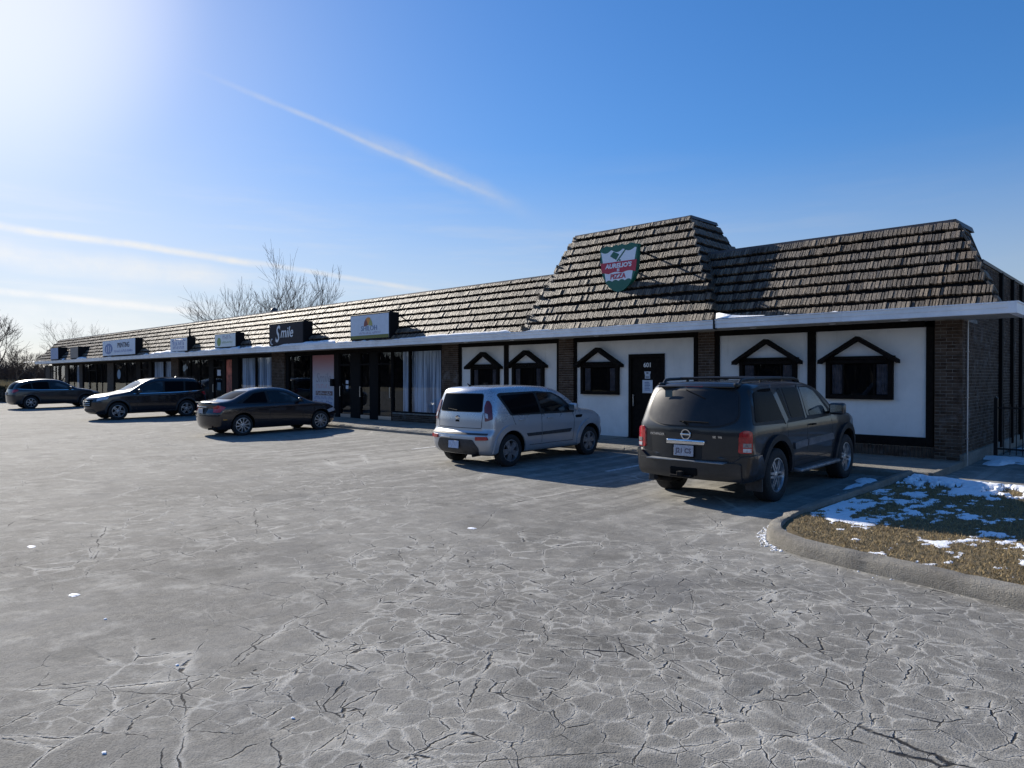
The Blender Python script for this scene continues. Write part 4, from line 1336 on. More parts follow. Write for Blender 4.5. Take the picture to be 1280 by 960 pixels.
F_LB = mat('light_blue_sign_face', (0.42, 0.57, 0.76), 0.35, var=0.06)
r, sub, x0, x1, z0, z1, yf = cabinet_sign('shop_sign', 'wide light blue sign reading PRINTING in dark capitals beside a round blue emblem', 128.5, 169.5, 424, 446, F_LB, cabmat=None)
W_ = x1 - x0; H_ = z1 - z0
m = MB(); m.prism([(x0 + W_ * .20 + W_ * .125 * math.cos(i * PI / 12), z0 + H_ * .46 + H_ * .33 * math.sin(i * PI / 12)) for i in range(24)], 'y', yf - .001, yf + .003); sub(m.build('emblem', mat('mid_blue_print', (0.08, 0.18, 0.42), .5), r))
m = MB()
for k in (-1, 0, 1): m.box(x0 + W_ * (.20 + k * .06) - .05, x0 + W_ * (.20 + k * .06) + .05, yf - .004, yf, z0 + H_ * .25, z0 + H_ * (.66 - abs(k) * .08))
sub(m.build('emblem_bars', F_BL, r))
sub(text_obj('lettering', 'PRINTING', H_ * .42, face_front(x0 + W_ * .655, yf, z0 + H_ * .62), mat('navy_print', (0.015, 0.02, 0.05), .5), r, sx=1.12, bold=.006))
sub(scribble(x0 + W_ * .38, x0 + W_ * .92, z0 + H_ * .22, H_ * .13, yf, MBL, r, 10))

r, sub, x0, x1, z0, z1, yf = cabinet_sign('shop_sign', 'small plain mid blue box sign nearest the far west end of the roof', 63.5, 73, 434.5, 451, mat('mid_blue_face', (0.10, 0.25, 0.50), .4, var=.15), 0.6)
r, sub, x0, x1, z0, z1, yf = cabinet_sign('shop_sign', 'blank faded brown sign box just left of the printing sign', 88, 98, 433.5, 449.5, mat('faded_brown_face', (0.23, 0.20, 0.18), .6, var=.15), 0.8)

# shield sign of the pizza restaurant on the tower
def tower_y(z): return YE + 0.03 + 1.97 * (z - ZE) / (6.04 - ZE)
YS = YE + 0.66
xl, xr = at(750, YS), at(797, YS)
zt = zat(773, 305.5, YS) ; zb = zat(770, 366, YS)
SW = xr - xl; SH = zt - zb
root = empty('pizza_sign', ((xl + xr) / 2, YS, zb), label='shield shaped red, white and green pizza sign standing off the raised tower roof', cat='sign')
inv = Matrix.Translation(-Vector(root.location))
half = [(0.0, 0.0), (0.13, 0.045), (0.25, 0.12), (0.36, 0.24), (0.44, 0.40), (0.475, 0.60), (0.49, 0.80), (0.5, 0.955), (0.42, 0.965), (0.33, 1.0), (0.25, .975), (0.17, 0.965), (0.08, 1.0), (0, .975)]
full = half + [(-a, b_) for a, b_ in half[-2:0:-1]]


def shield_y(f): return YS   # upright face


def shp(pts, y0, y1): m = MB(); m.prism([((xl + xr) / 2 + a * SW, zb + b_ * SH) for a, b_ in pts], 'y', y0, y1); return m


def put(o): o.matrix_parent_inverse = inv; return o


put(shp(full, YS, YS + 0.14).build('sign_body', mat('dark_green_enamel', (0.016, 0.13, 0.09), .4), root))


def halfw(b_):
    for (a0, b0), (a1, b1) in zip(half, half[1:]):
        if b0 <= b_ <= b1 and b1 > b0: return a0 + (a1 - a0) * (b_ - b0) / (b1 - b0)
    return 0.5


def band(b0, b1, wav0, wav1, name, mtl, y, inset=0.025):
    n = 24; bot = []; top = []
    for i in range(n + 1):
        t = i / n
        lo = b0 + wav0 * abs(math.sin(t * PI * 4)); hi = b1 - wav1 * abs(math.sin(t * PI * 3.0 + .3))
        wl = halfw(lo) - inset; wh = halfw(hi) - inset
        bot.append((-wl + 2 * wl * t, lo)); top.append((-wh + 2 * wh * t, hi))
    pts = bot + top[::-1]
    return put(shp(pts, y, YS - 0.001).build(name, mtl, root))


M_SWH = mat('white_enamel', (0.80, 0.86, 0.95), .4); M_SRD = mat('red_enamel', (0.50, 0.035, 0.07), .4)
band(0.24, 0.90, 0.03, 0.06, 'white_field', M_SWH, YS - 0.006)
m = MB(); n = 24; pts = []
lo = [(-(halfw(.43)) + 2 * halfw(.43) * i / n, .40 + .035 * abs(math.cos(i / n * PI * 2.5))) for i in range(n + 1)]
pts = lo + [(halfw(.64), .64), (-halfw(.64), .64)]
put(shp(pts, YS - 0.012, YS - 0.004).build('red_band', M_SRD, root))
xm = (xl + xr) / 2
put(text_obj('lettering', "AURELIO'S", SH * .125, face_front(xm, YS - .016, zb + SH * .555), M_SWH, root, shear=.15, sx=1.10, bold=.006))
put(text_obj('lettering', 'IS', SH * .075, face_front(xm, YS - .016, zb + SH * .462), M_SWH, root, sx=1.2, bold=.004))
put(text_obj('lettering', 'PIZZA', SH * .14, face_front(xm - .02, YS - .010, zb + SH * .335), M_SRD, root, shear=.1, sx=1.0, bold=.005))
G_ = mat('dark_green_enamel')
m = MB()
def P2(a, b_): return (xm + a * SW, zb + b_ * SH)
m.prism([P2(-.13, .86), P2(.02, .79), P2(-.06, .68), P2(-.22, .77)], 'y', YS - .012, YS - .004)
m.prism([P2(-.05, .655), P2(.18, .885), P2(.205, .87), P2(-.02, .645)], 'y', YS - .0125, YS - .004)
m.prism([P2(.04 + .025 * math.cos(i * PI / 4), .665 + .018 * math.sin(i * PI / 4)) for i in range(8)], 'y', YS - .012, YS - .004)
put(m.build('emblem', G_, root))
m = MB()
for (a, z) in ((-.6, zb + SH * .8), (.6, zb + SH * .8), (0, zb + SH * .25)):
    m.tube([(xm + a, YS + .13, z), (xm + a, tower_y(z) + .1, z - 0.05)], .025, 6)
put(m.build('bracket', M_FRAME, root))

# floodlights that stand on the roof behind the ridge
# ------------------------------------------------------------------ iron fence
fx0 = -2.86
root = empty('iron_fence', (fx0, 17.9, 0.08), label='black iron bar fence at the far right beside the brick side wall', cat='fence')
inv = Matrix.Translation((-fx0, -17.9, -0.08))
def fput(o): o.matrix_parent_inverse = inv; return o
M_IRON = mat('black_iron', (0.012, 0.012, 0.013), 0.5, 0.4)
for X in (fx0 + .04, fx0 + 2.0, fx0 + 3.9):
    m = MB(); m.box(X - .035, X + .035, 17.865, 17.935, 0.06, 1.35); m.prism([(X - .04, 1.351), (X + .04, 1.351), (X, 1.40)], 'y', 17.86, 17.94); fput(m.build('post', M_IRON, root))
for z in (0.27, 1.14):
    m = MB(); m.box(fx0 + .076, fx0 + 1.964, 17.885, 17.915, z, z + .035); fput(m.build('rail', M_IRON, root))
    m = MB(); m.box(fx0 + 2.036, fx0 + 3.864, 17.885, 17.915, z, z + .035); fput(m.build('rail', M_IRON, root))
for k in range(34):
    X = fx0 + .18 + k * .11
    if abs(X - fx0 - 2) < .07: continue
    m = MB(); m.box(X - .008, X + .008, 17.892, 17.908, 0.17, 1.24); fput(m.build('bar', M_IRON, root))
# ------------------------------------------------------------------ vehicles
def interp(tab, x):
    """smooth (monotone cubic) interpolation in a table of (x, y)"""
    xs = [p[0] for p in tab]; ys = [p[1] for p in tab]; n = len(xs)
    if x <= xs[0]: return ys[0]
    if x >= xs[-1]: return ys[-1]
    i = 0
    while x > xs[i + 1]: i += 1
    d = [(ys[k + 1] - ys[k]) / (xs[k + 1] - xs[k]) for k in range(n - 1)]
    def m(k):
        if k == 0: return d[0]
        if k == n - 1: return d[-1]
        if d[k - 1] * d[k] <= 0: return 0.0
        return 2 * d[k - 1] * d[k] / (d[k - 1] + d[k])
    h = xs[i + 1] - xs[i]; t = (x - xs[i]) / h
    return (2 * t ** 3 - 3 * t * t + 1) * ys[i] + (t ** 3 - 2 * t * t + t) * h * m(i) + (-2 * t ** 3 + 3 * t * t) * ys[i + 1] + (t ** 3 - t * t) * h * m(i + 1)


def car_hull(S):
    """deformed rounded box: side outline, plan and tumblehome come from tables"""
    NX, NY, NZ = 96, 22, 26
    L, Wd, H = S['L'], S['W'], S['H']; r = S.get('r', 0.11); zb = S['zb']
    x0 = -S['rear']
    verts = {}; V = []; Fc = []
    def vid(i, j, k):
        if (i, j, k) in verts: return verts[(i, j, k)]
        p = Vector((i / NX * L, j / NY * Wd, k / NZ * H))
        c = Vector((min(max(p.x, r), L - r), min(max(p.y, r), Wd - r), min(max(p.z, r), H - r)))
        d = p - c
        if d.length > 1e-6: p = c + d.normalized() * r if d.length > r else p
        a, b, cc = p.x / L, p.y / Wd * 2 - 1, p.z / H
        x = x0 + a * L
        for _ in range(4):
            zt = interp(S['top'], x); z = zb + cc * (zt - zb)
            xr, xf = interp(S['rearp'], z), interp(S['frontp'], z)
            x = xr + (xf - xr) * a
        zt = interp(S['top'], x); z = zb + cc * (zt - zb)
        hw = interp(S['hw'], z) * interp(S['plan'], x)
        z += S.get('crown', 0.035) * (1 - b * b) * cc ** 5
        x += S['bulge_r'] * b * b * (1 - a) ** 5 - S['bulge_f'] * b * b * a ** 5
        V.append((x, b * hw, z)); verts[(i, j, k)] = len(V) - 1
        return len(V) - 1
    for i in range(NX):
        for j in range(NY):
            Fc.append((vid(i, j, NZ), vid(i + 1, j, NZ), vid(i + 1, j + 1, NZ), vid(i, j + 1, NZ)))
            Fc.append((vid(i, j, 0), vid(i, j + 1, 0), vid(i + 1, j + 1, 0), vid(i + 1, j, 0)))
        for k in range(NZ):
            Fc.append((vid(i, 0, k), vid(i + 1, 0, k), vid(i + 1, 0, k + 1), vid(i, 0, k + 1)))
            Fc.append((vid(i, NY, k), vid(i, NY, k + 1), vid(i + 1, NY, k + 1), vid(i + 1, NY, k)))
    for j in range(NY):
        for k in range(NZ):
            Fc.append((vid(0, j, k), vid(0, j, k + 1), vid(0, j + 1, k + 1), vid(0, j + 1, k)))
            Fc.append((vid(NX, j, k), vid(NX, j + 1, k), vid(NX, j + 1, k + 1), vid(NX, j, k + 1)))
    return V, Fc


class Car:
    def __init__(s, name, label, S, pos, heading, paint, trim=None, pitch=0.012):
        s.S = S; s.paint = paint; s.trim = trim or M_BLACK
        s.root = empty(name, (0, 0, 0), label=label, cat='car')
        V, Fc = car_hull(S)
        me = bpy.data.meshes.new('body'); me.from_pydata(V, [], Fc); me.update()
        bm = bmesh.new(); bm.from_mesh(me); bmesh.ops.remove_doubles(bm, verts=bm.verts, dist=1e-5); bmesh.ops.recalc_face_normals(bm, faces=bm.faces); bm.to_mesh(me)
        s.bvh = BVHTree.FromBMesh(bm); bm.free()
        body = bpy.data.objects.new('body', me); COL.objects.link(body)
        R = S['arch']; zc = S['wr']; cut = MB()
        for xa in (0, S['wb']):
            for sg in (-1, 1):
                pts = [(xa + R * math.cos(2 * PI * k / 36), zc + 0.02 + R * math.sin(2 * PI * k / 36)) for k in range(36)]
                y0, y1 = (S['W'] / 2 - 0.34, S['W'] / 2 + 0.3)
                a, b = sorted((sg * y0, sg * y1)); cut.prism(pts, 'y', a, b)
        co = cut.build('cutter', M_BLACK)
        md = body.modifiers.new('b', 'BOOLEAN'); md.operation = 'DIFFERENCE'; md.solver = 'EXACT'; md.object = co
        dg = bpy.context.evaluated_depsgraph_get(); dg.update()
        me2 = bpy.data.meshes.new_from_object(body.evaluated_get(dg)); me2.name = 'body'
        bpy.data.objects.remove(body); bpy.data.objects.remove(co)
        me2.materials.clear(); me2.materials.append(paint); me2.materials.append(M_BLACK)
        for p in me2.polygons:
            c = p.center; inner = False
            for xa in (0, S['wb']):
                if math.hypot(c.x - xa, c.z - zc - 0.02) < R + 0.004 and abs(c.y) < S['W'] / 2 + 0.1: inner = True
            if c.z < S['zb'] + 0.02: inner = True
            p.material_index = 1 if inner else 0
        me2.update()
        s.body = bpy.data.objects.new('body', me2); COL.objects.link(s.body); s.body.parent = s.root
        me2.shade_smooth(); me2.set_sharp_from_angle(angle=rad(38))
        s.pos, s.heading, s.pitch = pos, heading, pitch

    def place(s):
        s.root.matrix_basis = Matrix.Translation(s.pos) @ Matrix.Rotation(s.heading, 4, 'Z') @ Matrix.Rotation(-s.pitch, 4, 'Y')

    def project(s, poly, ang, off, origin=(0, 0, 0), res=0.07, rimz=0.012):
        """poly of (u, z); view from azimuth 'ang' (direction pointing out of the car); mapped on the body"""
        D = Vector((math.cos(ang), math.sin(ang), 0)); U = Vector((-math.sin(ang), math.cos(ang), 0)); Z = Vector((0, 0, 1))
        bm = bmesh.new()
        vs = [bm.verts.new((p[0], p[1], 0)) for p in poly]; bm.faces.new(vs)
        us = [p[0] for p in poly]; zs = [p[1] for p in poly]
        for ax, lo, hi in ((0, min(us), max(us)), (1, min(zs), max(zs))):
            n = int((hi - lo) / res)
            for i in range(1, n + 1):
                t = lo + (hi - lo) * i / (n + 1)
                co = (t, 0, 0) if ax == 0 else (0, t, 0); no = (1, 0, 0) if ax == 0 else (0, 1, 0)
                bmesh.ops.bisect_plane(bm, geom=bm.verts[:] + bm.edges[:] + bm.faces[:], plane_co=co, plane_no=no)
        O = Vector(origin)
        for v in bm.verts:
            base = O + U * v.co.x + Z * v.co.y
            hit = s.bvh.ray_cast(base + D * 6, -D)
            if hit[0] is None: hit = s.bvh.find_nearest(base + D * 1.0)
            v.co = hit[0] + D * off
        bm.normal_update()
        if bm.faces:
            avg = sum((f.normal for f in bm.faces), Vector())
            if avg.dot(D) < 0: bmesh.ops.reverse_faces(bm, faces=bm.faces[:])
        # rim going back into the body
        be = [e for e in bm.edges if e.is_boundary]
        ret = bmesh.ops.extrude_edge_only(bm, edges=be)
        for v in [g for g in ret['geom'] if isinstance(g, bmesh.types.BMVert)]: v.co -= D * (off + rimz)
        bmesh.ops.recalc_face_normals(bm, faces=bm.faces[:])
        avg = sum((f.normal * f.calc_area() for f in bm.faces), Vector())
        if avg.dot(D) < 0: bmesh.ops.reverse_faces(bm, faces=bm.faces[:])
        return bm

    def panel(s, name, poly, ang, off, material, parent=None, **k):
        bm = s.project(poly, ang, off, **{a: k[a] for a in k if a in ('origin', 'res', 'rimz')})
        me = bpy.data.meshes.new(name); bm.to_mesh(me); bm.free()
        return link_mesh(name, me, material, parent or s.root, 30)

    def side(s, name, poly, sg, off, material, parent=None, **k):
        """poly in car (x, z); sg +1 = left, -1 = right"""
        ang = sg * PI / 2
        pp = [(-p[0] * sg, p[1]) for p in poly]
        if sg < 0: pp = [(p[0], p[1]) for p in poly]
        return s.panel(name, pp, ang, off, material, parent, **k)

    def back(s, name, poly, off, material, parent=None, **k):
        """poly in (y, z) seen on the tail"""
        return s.panel(name, [(-p[0], p[1]) for p in poly], PI, off, material, parent, **k)

    def front(s, name, poly, off, material, parent=None, **k):
        return s.panel(name, [(p[0], p[1]) for p in poly], 0.0, off, material, parent, **k)

    def line(s, name, pts, sg, w, off, material, view='side', parent=None):
        """thin strip that follows pts"""
        L = []; R_ = []
        for i, p in enumerate(pts):
            a = Vector(pts[max(i - 1, 0)]); b = Vector(pts[min(i + 1, len(pts) - 1)]); d = (b - a).normalized(); n = Vector((-d.y, d.x)) * w / 2
            L.append((p[0] + n.x, p[1] + n.y)); R_.append((p[0] - n.x, p[1] - n.y))
        for i in range(len(pts) - 1):
            pass
        poly = L + R_[::-1]
        f = {'side': lambda: s.side(name, poly, sg, off, material, parent, res=0.12, rimz=0.004), 'back': lambda: s.back(name, poly, off, material, parent, res=0.12, rimz=0.004),
             'front': lambda: s.front(name, poly, off, material, parent, res=0.12, rimz=0.004)}[view]
        return f()

    def surf(s, x, z, sg):
        h = s.bvh.ray_cast(Vector((x, sg * 6, z)), Vector((0, -sg, 0))); return abs(h[0].y) if h[0] else s.S['W'] / 2

    def tail(s, y, z):
        h = s.bvh.ray_cast(Vector((-6, y, z)), Vector((1, 0, 0))); return h[0].x if h[0] else -s.S['rear']

    def wheels(s, R, width, rimR, spoke, rimmat, track=None, cover=False):
        S = s.S; yw = (track or S['W'] / 2 - 0.035)
        M_T = mat('tyre_rubber', (0.018, 0.018, 0.019), 0.85, var=0.4, vscale=30, bump=0.4, bscale=120)
        tm = MB(); w = width / 2
        tm.lathe([(rimR, w * .88), (rimR + 0.012, w * .98), (rimR + (R - rimR) * .45, w * 1.05), (R - 0.02, w * .93), (R - 0.004, w * .80), (R, w * .5), (R, 0), (R, -w * .5), (R - .004, -w * .8), (R - .02, -w * .93), (rimR, -w)], 48)
        rm = MB(); f = w * .86
        rm.lathe([(rimR + .004, f + .004), (rimR - 0.012, f + 0.006), (rimR - 0.024, f - 0.03), (rimR - 0.03, -w * .6)], 48)
        n, kind = spoke
        hub = 0.055
        rm.lathe([(0.0, f - .004), (0.03, f - .002), (hub, f - .012), (hub + .012, f - .05)], 20)
        for k in range(n):
            a = 2 * PI * k / n + 0.1
            subs = (-.13, .13) if kind == 'twin' else (0,)
            for da in subs:
                M = Matrix.Rotation(-(a), 4, 'Y')
                hw0, hw1 = {'twin': (.014, .017), 'fat': (.045, .062), 'slim': (.016, .018)}[kind]
                r0, r1 = hub - .01, rimR - .012
                off0 = da * .25 * (1 if kind == 'twin' else 0); off1 = da * (rimR * .72)
                pts = [(r0, -hw0 + off0), (r0, hw0 + off0), (r1, hw1 + off1), (r1, -hw1 + off1)]
                vs = []
                for (px, pz), y in zip(pts, (f - .006, f - .006, f - .014, f - .014)): vs.append(M @ Vector((px, y, pz)))
                for (px, pz), y in zip(pts, (f - .05, f - .05, f - .06, f - .06)): vs.append(M @ Vector((px, y, pz)))
                rm.add(vs, [(0, 1, 2, 3), (7, 6, 5, 4), (0, 4, 5, 1), (1, 5, 6, 2), (2, 6, 7, 3), (3, 7, 4, 0)])
        for k in range(5):
            a = 2 * PI * k / 5; rm.lathe([(0, f), (.009, f), (.009, f - .02)], 8, Matrix.Translation((.034 * math.cos(a), -.004, .034 * math.sin(a))))
        dm = MB(); dm.lathe([(0, w * .2), (rimR * .70, w * .2), (rimR * .70, -w * .1), (0, -w * .1)], 28); dm.lathe([(0, -w * .3), (rimR - .03, -w * .3), (rimR - .03, -w * .7), (0, -w * .7)], 28)
        base = {}
        for xa in (0, S['wb']):
            for sg in (-1, 1):
                wo_ = None
                M = Matrix.Translation((xa, sg * (yw - w), S['wr'])) @ (Matrix.Rotation(PI, 4, 'Z') if sg < 0 else Matrix.Identity(4)) @ Matrix.Rotation(0.3 * xa + sg, 4, 'Y')
                if not base:
                    h = dm.build('wheel', mat('brake_iron', (0.012, 0.011, 0.011), .8, 0, spec=.2), s.root, 40); t = tm.build('tyre', M_T, h, 40); r = rm.build('rim', rimmat, h, 40)
                    base.update(h=h, t=t, r=r); h.matrix_basis = M
                else:
                    h = base['h'].copy(); COL.objects.link(h); h.parent = s.root; h.matrix_basis = M
                    for q in ('t', 'r'): c = base[q].copy(); COL.objects.link(c); c.parent = h
        return base

    def plate(s, view, y, z, w, h, body, tilt=0.0, col=(0.5, 0.52, 0.56), ink=(0.1, 0.1, 0.2), out=0.02):
        x = s.tail(y, z) - out if view == 'back' else s.S['L'] - s.S['rear'] + out
        m = MB(); m.rbox(-.006, .006, -w / 2, w / 2, -h / 2, h / 2, .003, seg=1)
        o = m.build('licence_plate', mat('plate_%d' % int(col[0] * 100), col, .5, var=.2, vscale=30), s.root)
        sg = 1 if view == 'back' else -1
        o.matrix_basis = Matrix.Translation((x, y, z)) @ Matrix.Rotation(tilt, 4, 'Y')
        if body:
            M = Matrix.Translation((-.008, 0, -0.005)) @ Matrix(((0, 0, -1, 0), (-1, 0, 0, 0), (0, 1, 0, 0), (0, 0, 0, 1)))
            text_obj('plate_number', body, h * .62, M, mat('plate_ink_%d' % int(ink[2] * 100), ink, .5), o, .0008, sx=.95, bold=.002)
        fr = MB(); fr.rbox(-.003, .003, -w / 2 - .012, w / 2 + .012, -h / 2 - .012, h / 2 + .012, .002, seg=1)
        f = fr.build('plate_frame', M_BLACK, o); f.location = (.004, 0, 0)
        return o

    def mirror(s, x, z, sg, size=(.13, .22, .17), material=None, arm=0.05):
        y = s.surf(x, z, sg)
        m = MB(); m.rbox(-size[0] / 2, size[0] / 2, 0, size[1], -size[2] / 2, size[2] / 2, min(size) * .3, seg=3)
        o = m.build('door_mirror', material or s.paint, s.root, True)
        o.matrix_basis = Matrix.Translation((x, sg * (y + arm) if sg > 0 else -(y + arm) - size[1], z + .05))
        a = MB(); a.tube([(x, sg * (y - .03), z - .03), (x, sg * (y + arm + .04), z + .01)], .022, 8); a.build('mirror_arm', M_BLACK, s.root)
        g = MB(); g.box(-size[0] / 2 - .004, -size[0] / 2 + .004, .03, size[1] - .03, -size[2] / 2 + .03, size[2] / 2 - .03)
        g.build('mirror_glass', mat('mirror_glass', (.5, .55, .6), .05, 1.0), o)

    def handle(s, x, z, sg, material, w=0.17, parent=None):
        y = s.surf(x, z, sg); m = MB(); ya, yb = sorted((sg * (y + .022), sg * (y + .042)))
        m.rbox(x - w / 2, x + w / 2, ya, yb, z - .014, z + .014, .008)
        for dx in (-w / 2 + .015, w / 2 - .015): m.tube([(x + dx, sg * (y - .01), z), (x + dx, sg * (y + .03), z)], .01, 6)
        m.build('door_handle', material, s.root, True)


def arc(cx, cz, r, a0, a1, n=14): return [(cx + r * math.cos(rad(a0 + (a1 - a0) * i / n)), cz + r * math.sin(rad(a0 + (a1 - a0) * i / n))) for i in range(n + 1)]


def rounded(poly, r=0.05, n=4):
    out = []; N_ = len(poly)
    for i in range(N_):
        p = Vector(poly[i]); a = Vector(poly[i - 1]); b = Vector(poly[(i + 1) % N_])
        da = (a - p); db = (b - p); rr = min(r, da.length * .45, db.length * .45)
        p0 = p + da.normalized() * rr; p1 = p + db.normalized() * rr
        for k in range(n + 1):
            t = k / n; q_ = p0 * (1 - t) ** 2 + p * 2 * t * (1 - t) + p1 * t * t; out.append((q_.x, q_.y))
    return out


def dirty_paint(t, b, c, base, dust, amt, lo=0.75):
    z = t.sep(c)[2]
    n = t.noise(c, 3.0, 5, 0.7); f = t.noise(c, 26, 4, 0.7)
    d = t.math('MULTIPLY', t.remap(z, lo + .55, .25, 0.25, 1.0), t.remap(n, .25, .7, .35, 1.0))
    d = t.math('ADD', t.math('MULTIPLY', d, amt), t.math('MULTIPLY', t.remap(f, .55, .8), amt * .35), clamp=True)
    t.l.new(t.mix(d, base, dust), b.inputs['Base Color'])
    t.l.new(t.remap(d, 0, .8, b.inputs['Roughness'].default_value, .75), b.inputs['Roughness'])
    t.l.new(t.remap(d, 0, .6, b.inputs['Coat Weight'].default_value, .05), b.inputs['Coat Weight'])


P_GREY = mat('dusty_charcoal_paint', rough=0.35, metal=0.0, spec=0.4, coat=0.7, build=lambda t, b, c: dirty_paint(t, b, c, (0.006, 0.007, 0.009), (0.085, 0.085, 0.09), .20, .85))
P_SILV = mat('silver_paint', rough=0.26, metal=0.55, coat=0.8, build=lambda t, b, c: dirty_paint(t, b, c, (0.50, 0.53, 0.58), (0.33, 0.32, 0.30), .40, .6))
P_MARN = mat('dark_maroon_paint', rough=0.26, metal=0.1, coat=0.9, build=lambda t, b, c: dirty_paint(t, b, c, (0.010, 0.004, 0.006), (0.08, 0.07, 0.07), .08, .4))
P_PLUM = mat('dark_plum_paint', rough=0.26, metal=0.1, coat=0.9, build=lambda t, b, c: dirty_paint(t, b, c, (0.008, 0.005, 0.008), (0.08, 0.07, 0.07), .08, .4))
P_NAVY = mat('dark_grey_paint', rough=0.28, metal=0.2, coat=0.8, build=lambda t, b, c: dirty_paint(t, b, c, (0.012, 0.013, 0.018), (0.10, 0.10, 0.10), .12, .5))
M_CGL = mat('tinted_car_glass', (0.005, 0.006, 0.008), 0.035, 0, 0.0, 0.12)
M_CGL.node_tree.nodes['Principled BSDF'].inputs['IOR'].default_value = 1.22
M_CGD = mat('dusty_rear_glass', rough=0.35, coat=0.1, spec=.3, build=lambda t, b, c: dirty_paint(t, b, c, (0.010, 0.011, 0.013), (0.075, 0.075, 0.085), .45, 1.2))
M_CGB = mat('painted_sky_car_glass', rough=0.05, build=lambda t, b, c: t.l.new(t.mix(t.remap(t.noise(t.mapping(c, scale=(1.2, 1, 3)), 1.1, 2, .5), .45, .62), (0.008, 0.010, 0.011), (0.07, 0.09, 0.10)), b.inputs['Base Color']))  # pale patches in the base colour stand in for reflected sky
M_SEAL = mat('rubber_seal', (0.010, 0.010, 0.011), 0.6)
M_CHRM = mat('chrome', (0.75, 0.76, 0.78), 0.12, 1.0, var=0.1)
M_ALLOY = mat('alloy', (0.50, 0.51, 0.53), 0.35, 0.85, var=0.25, vscale=20)
M_ALLOYD = mat('dull_alloy', (0.26, 0.27, 0.29), 0.45, 0.7, var=0.3, vscale=20)
M_RED = mat('red_lamp', (0.42, 0.014, 0.018), 0.18, 0, 0.8, var=0.3, vscale=18)
M_REDD = mat('deep_red_lamp', (0.13, 0.006, 0.010), 0.15, 0, 0.8, var=0.3)
M_CLR = mat('clear_lamp', (0.55, 0.55, 0.58), 0.15, 0.2, 0.8, var=0.35, vscale=25)
M_PLAS = mat('grey_plastic', (0.035, 0.036, 0.040), 0.55, 0, 0.0, var=0.4, vscale=10, bump=0.2)
M_AMB = mat('amber_lamp', (0.6, 0.25, 0.04), 0.2, 0, 0.6)

# -- dark dusty off-roader, tail toward the camera -----------------------------------
S1 = dict(L=4.72, W=1.86, H=1.72, rear=1.02, zb=0.34, wb=2.85, wr=0.385, arch=0.47, r=0.10, bulge_r=0.16, bulge_f=0.25, crown=0.03,
          top=[(-1.05, 1.63), (-.85, 1.675), (-.3, 1.70), (.6, 1.705), (1.2, 1.695), (1.62, 1.65), (1.95, 1.54), (2.3, 1.34), (2.55, 1.20), (2.8, 1.17), (3.3, 1.13), (3.6, 1.04), (3.72, .95)],
          rearp=[(.3, -.93), (.5, -.96), (.7, -.96), (1.05, -.95), (1.2, -.91), (1.5, -.80), (1.72, -.68), (1.8, -.64)],
          frontp=[(.3, 3.58), (.5, 3.68), (.8, 3.70), (1.0, 3.64), (1.2, 3.5), (1.8, 3.2)],
          hw=[(.3, .84), (.42, .885), (.7, .91), (1.0, .915), (1.12, .90), (1.18, .885), (1.6, .79), (1.8, .71)],
          plan=[(-1.1, .97), (-.6, 1.0), (2.5, 1.0), (3.2, .985), (3.7, .93)])
c1 = Car('parked_car', 'dusty charcoal off-road vehicle with black roof rack, parked nearest the grass island', S1, (-5.06, 9.86, .022), PI / 2, P_GREY)
